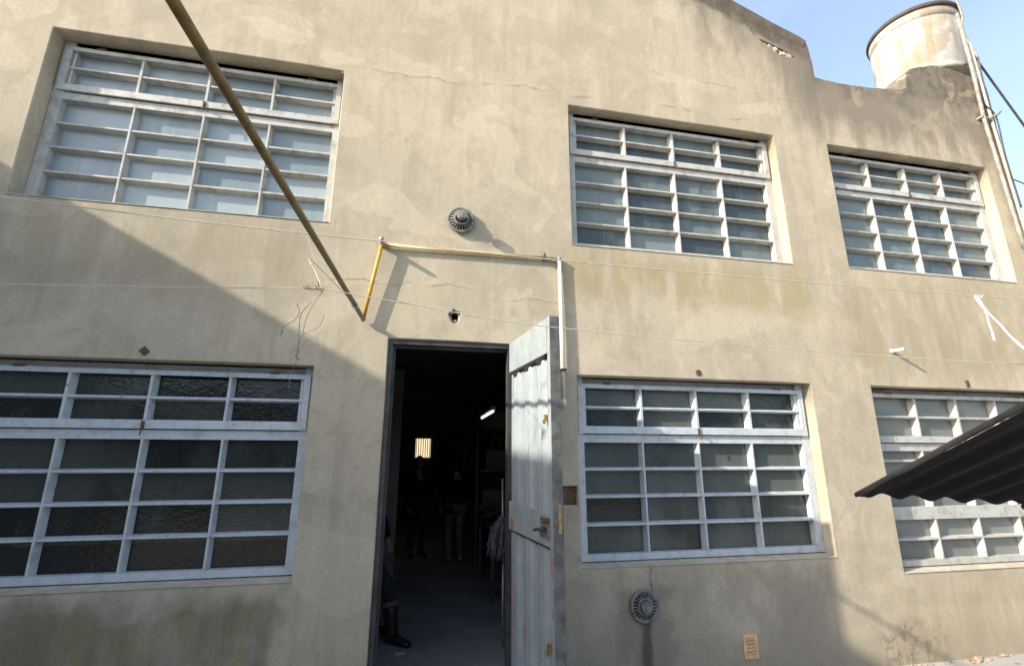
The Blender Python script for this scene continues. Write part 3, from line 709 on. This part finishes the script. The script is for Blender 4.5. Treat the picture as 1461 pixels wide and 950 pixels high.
# stub pipe
bm = bmesh.new(); tube(bm, [(4.80, .03, 2.632), (4.815, -.125, 2.628)], .016, 14); lathe(bm, [(.022, 0), (.022, .014), (.017, .016)], (4.803, 0, 2.632), 'Y', 14)
tag(build('stub_pipe', bm, M['white'], smooth=True, origin=(4.80, 0, 2.63)), 'short white pipe stub sticking out of the sunlit wall', 'pipe')

# ------------------------------------------------------------------ clothes lines, rag, knotted twine
def px(x, y, Y):
    d = FW + RT*((x-PW/2)/FPX) - UP*((y-PH/2)/FPX); return EYE + d*((Y-EYE.y)/d.y)
LY = -1.25
tubething('clothes_line', [px(-60, 274, LY)]+sag(px(0, 281, LY), px(541, 344, LY), .008, 12)+sag(px(545, 344.5, LY), px(815, 373, LY), .005, 10)[0:]+sag(px(818, 373.4, LY), px(1461, 427, LY), .008, 14)+[px(1540, 434, LY)], .0033, M['string'], 'upper thin clothes line crossing the facade in front of the gas pipe corner', 'clothes line', n=6)
tubething('clothes_line', [px(-60, 404, LY)]+sag(px(0, 405, LY), px(457, 411, LY), .006, 12)+sag(px(459, 411.2, LY), px(600, 436, LY), .004, 6)+sag(px(603, 436.5, LY), px(800, 468, LY), .012, 14)+sag(px(802, 468.3, LY), px(1461, 520, LY), .02, 18), .0028, M['string'], 'lower thin clothes line with knotted twine hanging from it', 'clothes line', n=6)
bm = bmesh.new()                                               # tangle of frayed twine at the knot
K = px(457, 411, LY)
def strand(pix, r=.0035):
    r *= .55; tube(bm, spline([px(x, y, LY+.008*i) for i, (x, y) in enumerate(pix)], 6), r, 5)
strand([(432, 410), (445, 413), (457, 411)], .006); strand([(454, 402), (456, 410), (460, 418)], .006); strand([(462, 414), (450, 430), (438, 452), (432, 476)], .003)
strand([(444, 432), (430, 447), (427, 468), (426, 485), (424, 505)], .0035); strand([(423, 432), (427, 445), (421, 456), (405, 466), (401, 477)], .0035)
strand([(463, 448), (457, 464), (444, 472), (431, 479), (424, 500), (424, 512)], .0025); strand([(427, 500), (422, 508), (428, 514)], .006); strand([(404, 472), (400, 478)], .005)
strand([(417, 528), (410, 538), (414, 545), (411, 553)], .0025); strand([(424, 512), (417, 528)], .002)
for i in range(26):
    p = K+Vector((random.uniform(-.09, .03), random.uniform(-.01, .01), random.uniform(-.012, .012))); d = Vector((random.uniform(-1, 1), random.uniform(-.4, .4), random.uniform(-1, 1)))*.016
    tube(bm, [p, p+d*.5+Vector((0, 0, .004)), p+d], .0018, 4)
tag(build('twine', bm, M['oldstring'], origin=K), 'frayed knot of old twine dangling from the lower clothes line', 'twine')
bm = bmesh.new(); 
def onpipe(t): return GB.lerp(Vector((-.672, -2.846, 2.735)), t)
pp = onpipe(.135); coil = [pp+Vector((math.cos(a)*.024, a*.004, math.sin(a)*.024)) for a in [i*.5 for i in range(30)]]
tube(bm, coil, .003, 5); tube(bm, spline([coil[-1], px(445, 372, -.85), px(450, 388, -1.0), px(456, 402, -1.2), K], 6), .0026, 5)
tube(bm, spline([coil[0], px(447, 345, -.6), px(444, 356, -.62), px(452, 376, -.64)], 6), .002, 5)
tag(build('string_tie', bm, M['string'], origin=pp), 'pale string wound round the brown overhead pipe and tied to the knot', 'string')
# white rag tied to the line
bm = bmesh.new()
tube(bm, spline([px(1391, 424, LY), px(1399, 435, LY-.015), px(1407, 447, LY-.02), px(1411, 461, LY-.02), px(1416, 475, LY-.02), px(1419, 487, LY-.02)], 6), [.008]*6+[.0055]*12+[.0065]*6+[.008]*6+[.0055], 7)
tube(bm, spline([px(1394, 423, LY-.01), px(1402, 434.5, LY-.025), px(1410, 446, LY-.05), px(1426, 462, LY-.15), px(1446, 484, LY-.25), px(1475, 508, LY-.35), px(1530, 550, LY-.5)], 6), [.007]*6+[.0045]*6+[.0055]*6+[.0065]*6+[.0075]*13, 7)
for i in range(5): obox(bm, px(1392+i*2.2, 423+2*(i % 2), LY-.005), (.010, 0, .003*(i % 3)), (0, .009, 0), (.002, 0, .008))
tag(build('rag', bm, M['cloth'], smooth=True, origin=px(1392, 424, LY)), 'strip of white rag knotted on the upper clothes line at the right', 'rag')

# ------------------------------------------------------------------ corrugated canopy in the right foreground
P0 = Vector((1.227, -2.80, 1.480)); E1 = (Vector((1.625, -2.928, 1.461))-P0).normalized(); E2 = (Vector((1.12, -3.306, 1.680))-P0).normalized(); E3 = E1.cross(E2).normalized()
if E3.z < 0: E3 = -E3
CN = empty('canopy', P0+E1*2.2+E2*1.8); tag(CN, 'dark corrugated roofing sheet sloping down into the picture at the right', 'canopy')
bm = bmesh.new(); per = .080; rows = []
nu = int(2.4/per*12); ncv = 14
for j in range(ncv+1):
    row = []
    for i in range(nu+1):
        uu = i*2.4/nu; vv = 2.0*j/ncv
        h = .0070*math.cos(2*math.pi*uu/per+.9) + .006*mnoise.noise(Vector((uu*1.2, vv*1.2, 2))) - .010*max(0, 1-uu/.0201)
        e = .006*mnoise.noise(Vector((uu*9, 0, 1))) if j == 0 else 0
        row.append(bm.verts.new(P0+E1*uu+E2*(vv+e)+E3*h - CN.location))
    rows.append(row)
for a, b in zip(rows, rows[1:]):
    for i in range(nu): bm.faces.new((a[i], a[i+1], b[i+1], b[i]))
top_faces = list(bm.faces)
ret = bmesh.ops.solidify(bm, geom=top_faces, thickness=.0035)
build('corrugated_sheet', bm, M['canopy'], CN, smooth=True)
bm = bmesh.new(); ra = []                                     # added paler strip, painting the skylight on the bent-down side edge
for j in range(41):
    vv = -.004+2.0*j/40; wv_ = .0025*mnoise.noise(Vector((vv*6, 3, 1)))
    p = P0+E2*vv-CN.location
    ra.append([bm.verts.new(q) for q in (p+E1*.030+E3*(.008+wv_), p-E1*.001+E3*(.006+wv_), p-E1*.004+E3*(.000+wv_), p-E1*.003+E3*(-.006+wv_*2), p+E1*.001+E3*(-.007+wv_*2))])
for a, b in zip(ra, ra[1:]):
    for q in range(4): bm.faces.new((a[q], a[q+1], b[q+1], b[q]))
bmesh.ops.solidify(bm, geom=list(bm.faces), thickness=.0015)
build('edge_skylight_strip', bm, simple('skylit_violet_grey', (.060, .054, .060), (.035, .032, .035), 9, .6), CN, smooth=True)
for uu, vv in ((.39, .035), (1.2, .035)):
    bm = bmesh.new(); p = P0+E1*uu+E2*vv-CN.location; tube(bm, [p+E3*.03, p-E3*.035], .005, 8); tube(bm, [p-E3*.016, p-E3*.024], .012, 8); build('roof_bolt', bm, M['rust'], CN)
bm = bmesh.new(); p = P0+E1*.47+E2*.01-CN.location; tube(bm, spline([p-E3*.008, p-E3*.02-E2*.01, p-E3*.016+E1*.03-E2*.02, p-E3*.026+E1*.04-E2*.02], 5), .002, 5); build('tie_wire', bm, M['cable'], CN)
for uu, vv in ((2.1, .2), (2.1, 1.8)):
    p = P0+E1*uu+E2*vv; bm = bmesh.new(); tube(bm, [Vector((p.x, p.y, GZ))-CN.location, p-E3*.02-CN.location], .03, 10); build('post', bm, M['steel_dark'], CN)

# ------------------------------------------------------------------ left neighbour that shades the yard; added opposite house for reflections
NB = empty('neighbour_house', (-8, -4, 0)); tag(NB, 'plain rendered house bordering the yard on the left', 'house')
bm = bmesh.new(); h1 = 3.774-.5375*(-5.02+3.22)
box(bm, -3.4, 2.98, -1.4, 3.9, GZ, h1); build('wall', bm, M['plain'], NB)
OP = empty('reflected_house', (4, -16, 0)); tag(OP, 'unseen low house added opposite to darken the lower window reflections', 'house')
bm = bmesh.new(); box(bm, -30, 14, -3, 2.5, GZ, 4.2); build('wall', bm, simple('grey_brown_render', (.10, .105, .10), (.06, .065, .06), 1.5, .9), OP)  # unseen; added and widened so the lower panes reflect something dark

# ------------------------------------------------------------------ inside the workshop
L = empty('strip_light', (1.04, 2.95, 2.165), R(-.9)); tag(L, 'lit fluorescent tube glowing in the dark workshop', 'light')
bm = bmesh.new(); box(bm, -.03, .03, -.66, .66, .0, .04); build('housing', bm, M['frame'], L)
em = NT('lit_tube'); em.col((.9, .95, 1)); em.b.inputs['Emission Color'].default_value = (.85, .95, 1, 1); em.b.inputs['Emission Strength'].default_value = .42
bm = bmesh.new(); tube(bm, [(0, -.60, -.018), (0, .60, -.018)], .018, 10); build('tube', bm, em.m, L, smooth=True)
bm = bmesh.new(); tube(bm, [(0, 0, .04), (0, 0, .83)], .004, 6); build('hanger', bm, M['cable'], L)

LWn = empty('barred_window', (.31, 9.78, 1.775)); tag(LWn, 'small bright barred window in the back wall of the dark workshop', 'window')
gl = NT('daylit_pane'); gl.col((.6, .5, .35)); gl.b.inputs['Emission Color'].default_value = (1, .80, .50, 1); gl.b.inputs['Emission Strength'].default_value = .42  # pane glows by emission, standing in for daylight from outside
bm = bmesh.new(); box(bm, -.20, .20, -.004, .01, -.25, .25); build('pane', bm, gl.m, LWn)
bm = bmesh.new(); ring(bm, -.235, .235, -.285, .285, (.035, .035, .035, .035), -.03, .01); build('frame', bm, M['frame_warm'], LWn)
for i in range(7): bm = bmesh.new(); tube(bm, [(-.18+.06*i, -.018, -.25), (-.18+.06*i, -.018, .25)], .010, 8); build('bar', bm, M['rust'], LWn)

CO = bmesh.new(); box(CO, -.06, .22, -.12, .12, 0, 2.985); o = build('column', CO, M['inner'], bev=.01); o.location = (-.38, 3.4, GZ+.013); tag(o, 'square grey column just inside the doorway at the left', 'column')

SH = empty('shelving_rack', (1.36, 5.0, GZ+.013)); tag(SH, 'dark steel shelving rack of parts at the right inside the workshop', 'shelf')
for xx in (-.30, .60):
    for yy in (-.9, .9): bm = bmesh.new(); box(bm, xx-.02, xx+.02, yy-.02, yy+.02, 0, 2.3); build('upright', bm, M['steel_dark'], SH)
for zz in (.35, .95, 1.5, 2.17): bm = bmesh.new(); box(bm, -.30, .60, -.9, .9, zz-.015, zz+.015); build('shelf', bm, M['steel_dark'], SH)
for (xx, yy, zz, a, b_, c_, lab) in ((.05, -.6, 2.187, .22, .2, .20, 'grey carton on top of the shelving rack nearest the door'), (.20, .2, 2.187, .2, .25, .28, 'taller carton on top of the shelving rack behind the first'), (0.1, -.5, 1.515, .2, .18, .22, 'carton on the upper shelf of the rack'), (.05, -.55, .965, .2, .2, .16, 'low carton on the middle shelf of the rack')):
    c = empty('carton', (SH.location.x+xx, SH.location.y+yy, SH.location.z+zz), random.uniform(-.2, .2)); tag(c, lab, 'box', 'cartons on the rack')
    bm = bmesh.new(); box(bm, -a, a, -b_, b_, 0, c_*1.4); build('carton_body', bm, simple('dull_card', (.22, .19, .15), (.15, .13, .11), 5, .9), c, bev=.006)
    bm = bmesh.new(); box(bm, -a*1.002, a*1.002, -.03, .03, c_*1.4+.001, c_*1.4+.003); build('tape', bm, M['cream'], c)

def heap(name, loc, n, spread, m, label, cat):
    bm = bmesh.new()
    for i in range(n):
        a = random.uniform(0, 6.28); r_ = spread*random.random(); p = Vector((math.cos(a)*r_, math.sin(a)*r_, random.uniform(0, spread*.8)))
        d = Vector((random.uniform(-1, 1), random.uniform(-1, 1), random.uniform(-.5, .5))).normalized()*random.uniform(.10, .22)
        w = d.cross(Vector((0, 0, 1))).normalized()*random.uniform(.03, .07); cup = Vector((0, 0, random.uniform(.01, .05)))
        rows_ = [[bm.verts.new(p+d*t+w*s+cup*(1-s*s)*(1-t*t)+Vector((0, 0, .03*mnoise.noise((p+d*t+w*s)*9)))) for s in (-1, -.5, 0, .5, 1)] for t in (-1, -.5, 0, .5, 1)]
        for A_, B_ in zip(rows_, rows_[1:]):
            for q in range(4): bm.faces.new((A_[q], A_[q+1], B_[q+1], B_[q]))
    o = build(name, bm, m, smooth=True); o.location = loc; tag(o, label, cat); return o
bm = bmesh.new()                                              # work table carrying the cloth
WT = empty('work_table', (1.30, 2.9, GZ+.013)); tag(WT, 'dark work table half hidden behind the open door leaf', 'table')
box(bm, -.30, .45, -.6, .6, .86, .90); build('tabletop', bm, M['steel_dark'], WT)
for xx in (-.26, .41):
    for yy in (-.56, .56): bm = bmesh.new(); box(bm, xx-.02, xx+.02, yy-.02, yy+.02, 0, .86); build('leg', bm, M['steel_dark'], WT)
heap('cloth_scraps', (1.22, 2.9, .76), 26, .26, simple('grey_cloth', (.08, .078, .075), (.05, .048, .046), 6, .9), 'heap of crumpled grey cloth on the work table', 'cloth')
# string mop leaning by the door leaf
MP = empty('string_mop', (.915, 1.0, GZ+.013)); tag(MP, 'string mop hung head down on a thin pole beside the door leaf', 'mop')
bm = bmesh.new(); tube(bm, [(.015, .02, .72), (.0, .0, 1.52)], .012, 8); tube(bm, [(.015, .02, .02), (.015, .02, .72)], .012, 8); build('pole', bm, M['galv'], MP, smooth=True)
bm = bmesh.new()
for i in range(110):
    a = random.uniform(0, 6.28); r1 = random.uniform(.02, .13); x1, y1 = math.cos(a)*r1, math.sin(a)*r1*.6; zt = 1.16+random.uniform(-.03, .02); zl = random.uniform(.76, .92)
    tube(bm, spline([(.0, .0, zt), (x1*.5, y1*.5, zt-.06), (x1, y1, (zt+zl)/2), (x1*.9-.06*random.random(), y1, zl)], 4), .0045, 4)
build('mop_strands', bm, simple('dirty_white_yarn', (.20, .20, .20), (.09, .09, .095), 25, .95), MP, smooth=True)
bm = bmesh.new(); box(bm, -.045, .045, -.03, .03, -.0015, .0015)
o = build('paper_scrap', bm, M['frame']); o.location = (-.006, 1.06, GZ+.018); o.rotation_euler = (0, 0, .1); tag(o, 'small scrap of white paper on the floor just inside the door', 'paper')

# ------------------------------------------------------------------ people inside
def skinmesh(name, verts, edges, radii, m, parent, sub=2, root=0):
    me = bpy.data.meshes.new(name); me.from_pydata([tuple(v) for v in verts], edges, [])
    o = bpy.data.objects.new(name, me); COL.objects.link(o)
    md = o.modifiers.new('skin', 'SKIN'); md.use_smooth_shade = True
    sv = me.skin_vertices[0].data
    for i, r_ in enumerate(radii):
        sv[i].radius = r_ if isinstance(r_, tuple) else (r_, r_); sv[i].use_root = (i == root)
    o.modifiers.new('sub', 'SUBSURF').levels = sub
    dg = bpy.context.evaluated_depsgraph_get(); out = bpy.data.meshes.new_from_object(o.evaluated_get(dg))
    bpy.data.objects.remove(o); out.materials.clear()
    return out
def addmesh(bm, me): bm.from_mesh(me)
SKIN = simple('skin', (.40, .25, .18), (.36, .22, .16), 8, .6)
def person(loc, rz, label, j, coat, trouser, shoe, hair, coat_len=.80, boot=False, torn=False):
    """j: joint overrides. The figure faces local -y."""
    P = empty('person', loc, rz); tag(P, label, 'person')
    J = dict(pelvis=(0, 0, .92), waist=(0, .01, 1.06), chest=(0, .01, 1.27), neck=(0, .015, 1.43), head0=(0, 0, 1.50),
             hipL=(.09, 0, .88), kneeL=(.10, -.02, .48), ankL=(.10, .02, .085), toeL=(.12, -.15, .035),
             hipR=(-.09, 0, .88), kneeR=(-.10, -.02, .48), ankR=(-.10, .02, .085), toeR=(-.12, -.15, .035),
             shL=(.175, .01, 1.38), elL=(.23, .02, 1.11), wrL=(.22, -.10, .88), shR=(-.175, .01, 1.38), elR=(-.23, .02, 1.11), wrR=(-.22, -.10, .88))
    J.update(j); J = {k: Vector(v) for k, v in J.items()}
    names = ['pelvis', 'waist', 'chest', 'neck', 'head0', 'hipL', 'kneeL', 'ankL', 'toeL', 'hipR', 'kneeR', 'ankR', 'toeR', 'shL', 'elL', 'wrL', 'shR', 'elR', 'wrR']
    rad = [(.145, .10), (.125, .095), (.15, .105), .052, .05, .085, .056, .038, .034, .085, .056, .038, .034, .058, .042, .028, .058, .042, .028]
    rad[8] = rad[12] = .020
    ed = [(0, 1), (1, 2), (2, 3), (3, 4), (0, 5), (5, 6), (6, 7), (7, 8), (0, 9), (9, 10), (10, 11), (11, 12), (2, 13), (13, 14), (14, 15), (2, 16), (16, 17), (17, 18)]
    V = [J[n_] for n_ in names]
    bm = bmesh.new(); addmesh(bm, skinmesh('b', V, ed, rad, SKIN, P))
    # head with brow, nose, chin, ears
    hc = J['head0']+Vector((0, -.01, .105)); st = len(bm.verts)
    g = bmesh.ops.create_uvsphere(bm, u_segments=24, v_segments=18, radius=1.0)
    for v in g['verts']:
        x, y, z = v.co
        w = .074*(1-.16*max(0, -z)); v.co = hc+Vector((x*w, y*.094-(.012 if (z < -.3 and y < 0) else 0), z*.118))
    nose = [hc+Vector(p) for p in ((0, -.088, .02), (.014, -.092, -.03), (-.014, -.092, -.03), (0, -.118, -.026))]
    nv = [bm.verts.new(p) for p in nose]
    for q in ((0, 1, 3), (0, 3, 2), (1, 2, 3), (0, 2, 1)): bm.faces.new([nv[i] for i in q])
    for sx in (-1, 1):
        bmesh.ops.create_uvsphere(bm, u_segments=8, v_segments=6, radius=1, matrix=Matrix.Translation(hc+Vector((sx*.076, .005, -.005))) @ Matrix.Diagonal((.010, .018, .032, 1)))
    # hands: palm, four fingers, thumb
    for s, sx in (('L', 1), ('R', -1)):
        w0 = J['wr'+s]; d = (w0-J['el'+s]).normalized(); side = d.cross(Vector((sx, 0, 0.2))).normalized(); nn = d.cross(side)
        hv = [w0, w0+d*.05, w0+d*.085]; he = [(0, 1), (1, 2)]; hr = [.024, (.034, .018), (.034, .016)]
        addmesh(bm, skinmesh('h', hv, he, hr, SKIN, P, 1))
        for k, L_ in enumerate((.072, .082, .076, .058)):
            a = w0+d*.08+side*(.027-.018*k); q = [a, a+d*L_*.45+nn*.006, a+d*L_*.75+nn*.022, a+d*L_*.9+nn*.040]
            tube(bm, q, [.0092, .0088, .0082, .0062], 7)
        a = w0+d*.03+side*.030; tube(bm, [a, a+d*.028+side*.022, a+d*.055+side*.026+nn*.012], [.012, .010, .007], 7)
    body = build('body', bm, SKIN, P, smooth=True)
    for sx in (-1, 1): bm = bmesh.new(); bmesh.ops.create_uvsphere(bm, u_segments=8, v_segments=6, radius=.011, matrix=Matrix.Translation(hc+Vector((sx*.030, -.083, .012)))); build('eye', bm, M['black'], P)
    bm = bmesh.new(); tube(bm, [hc+Vector((-.022, -.088, -.062)), hc+Vector((0, -.094, -.062)), hc+Vector((.022, -.088, -.062))], .005, 6); build('mouth', bm, M['orange'], P)
    bm = bmesh.new(); g = bmesh.ops.create_uvsphere(bm, u_segments=24, v_segments=18, radius=1.0)
    for v in g['verts']:
        x, y, z = v.co
        yy = y*.106 if y > -.2 else y*.088
        dz = -.05*max(0, y)*max(0, -z)
        v.co = hc+Vector((x*.084, yy+.012, z*.128+.010+dz))
    bmesh.ops.delete(bm, geom=[v for v in bm.verts if (v.co-hc).y < -.035 and (v.co-hc).z < .055], context='VERTS')
    build('hair', bm, hair, P, smooth=True)
    def garment(name, idx, edges, grow, m):
        vs = [V[i] for i in idx]; mp = {i: k for k, i in enumerate(idx)}
        rr = [tuple(q+grow for q in (rad[i] if isinstance(rad[i], tuple) else (rad[i], rad[i]))) for i in idx]
        me = skinmesh(name, vs, [(mp[a], mp[b]) for a, b in edges], rr, m, P)
        for v in me.vertices: v.co += Vector((.006*mnoise.noise(v.co*11), .006*mnoise.noise(v.co*11+Vector((3, 3, 3))), 0))
        return link(name, me, m, P, True)
    garment('trousers', [0, 5, 6, 7, 9, 10, 11], [(0, 5), (5, 6), (6, 7), (0, 9), (9, 10), (10, 11)], .016, trouser)
    garment('coat', [0, 1, 2, 13, 14, 15, 16, 17, 18], [(0, 1), (1, 2), (2, 13), (13, 14), (14, 15), (2, 16), (16, 17), (17, 18)], .026, coat)
    bm = bmesh.new()                                        # coat skirt
    lathe(bm, [(.150, 1.02), (.172, .95), (.182, coat_len+.05), (.186, coat_len), (.176, coat_len+.004)], n=28, close=False)
    for v in bm.verts: v.co.y *= .78; v.co.x += J['pelvis'].x; v.co.y += J['pelvis'].y
    build('coat_skirt', bm, coat, P, smooth=True)
    for s in ('L', 'R'):
        an, to = J['ank'+s], J['toe'+s]; d = Vector((to.x-an.x, to.y-an.y, 0)).normalized(); sd = Vector((-d.y, d.x, 0))
        bm = bmesh.new(); heel = Vector((an.x, an.y, an.z-.075))-d*.055
        rings = []
        for t, wv, hv in ((0, .030, .075), (.05, .038, .10), (.11, .040, .095), (.17, .046, .065), (.23, .044, .048), (.265, .026, .034)):
            c_ = heel+d*t; rings.append([bm.verts.new(c_+sd*wv*math.cos(a)+Vector((0, 0, max(0, hv*.5+hv*.5*math.sin(a))))) for a in [2*math.pi*q/12 for q in range(12)]])
        for A_, B_ in zip(rings, rings[1:]):
            for q in range(12): bm.faces.new((A_[q], A_[(q+1) % 12], B_[(q+1) % 12], B_[q]))
        bm.faces.new(rings[0]); bm.faces.new(rings[-1])
        if boot:
            kn = J['knee'+s]; tube(bm, [an-Vector((0, 0, .03)), an+Vector((0, 0, .03)), an.lerp(kn, .25), an.lerp(kn, .50), an.lerp(kn, .58)], [.050, .056, .064, .074, .078], 16)
        build('boot' if boot else 'shoe', bm, shoe, P, smooth=True)
    if torn:
        kn, an = J['kneeR'], J['ankR']; bm = bmesh.new(); a = kn.lerp(an, .30); b = kn.lerp(an, .41)
        tube(bm, [a, b], [.088, .084], 18); build('knee_patch', bm, simple('bare_knee', (.13, .105, .075), (.09, .075, .055), 20, .8), P, smooth=True)
    return P
BLK = simple('black_wool', (.012, .012, .014), (.008, .008, .009), 12, .95, spec=.2)
HAIR = simple('dark_hair', (.015, .012, .010), (.008, .007, .006), 20, .6)
person((.80, 4.93, GZ+.012), R(200), 'person in a dark coat and grey trousers standing in the middle of the dark workshop', dict(kneeL=(.09, -.06, .48), ankL=(.08, -.03, .085), toeL=(.10, -.2, .035)),
       BLK, simple('grey_trousers', (.19, .19, .195), (.13, .13, .135), 6, .9), simple('pale_shoe', (.30, .29, .28), (.2, .19, .18), 10, .7), HAIR, .78)
person((.16, 5.45, GZ+.012), R(20), 'person in dark clothes standing at the left deep inside the workshop under the small window', {}, BLK, simple('charcoal_trousers', (.035, .035, .036), (.025, .025, .026), 6, .9), BLK, HAIR, .84)
person((-.40, 1.62, GZ+.012), R(60), 'person in torn dark jeans and black boots leaning just behind the left door jamb', dict(pelvis=(0, .05, .86), hipR=(-.09, .02, .83), kneeR=(-.12, -.36, .50), ankR=(-.12, -.42, .085), toeR=(-.13, -.58, .035), hipL=(.09, .05, .82)),
       BLK, simple('dark_denim', (.020, .024, .036), (.012, .014, .022), 14, .9), simple('black_leather', (.012, .012, .012), (.02, .019, .018), 12, .42), HAIR, .74, True, True)

# ------------------------------------------------------------------ rubble along the foot of the wall
bm = bmesh.new()
for i in range(150):
    x_ = random.uniform(3.2, 7.0) if i < 120 else random.uniform(1.0, 3.2); y_ = -random.random()**2*.22-.01; s_ = random.uniform(.004, .016) if i % 9 else random.uniform(.016, .03)
    g = bmesh.ops.create_icosphere(bm, subdivisions=1, radius=s_, matrix=Matrix.Translation((x_, y_, GZ+s_*.4)) @ Matrix.Rotation(random.random()*6, 4, 'Z') @ Matrix.Diagonal((1.5, 1, .7, 1)))
    for v in g['verts']: v.co += Vector((random.uniform(-1, 1), random.uniform(-1, 1), random.uniform(-1, 1)))*s_*.22
o = build('rubble', bm, M['brick'], origin=(4.5, -.05, GZ)); tag(o, 'crumbs of plaster and stone lying along the foot of the wall', 'rubble', kind='stuff')
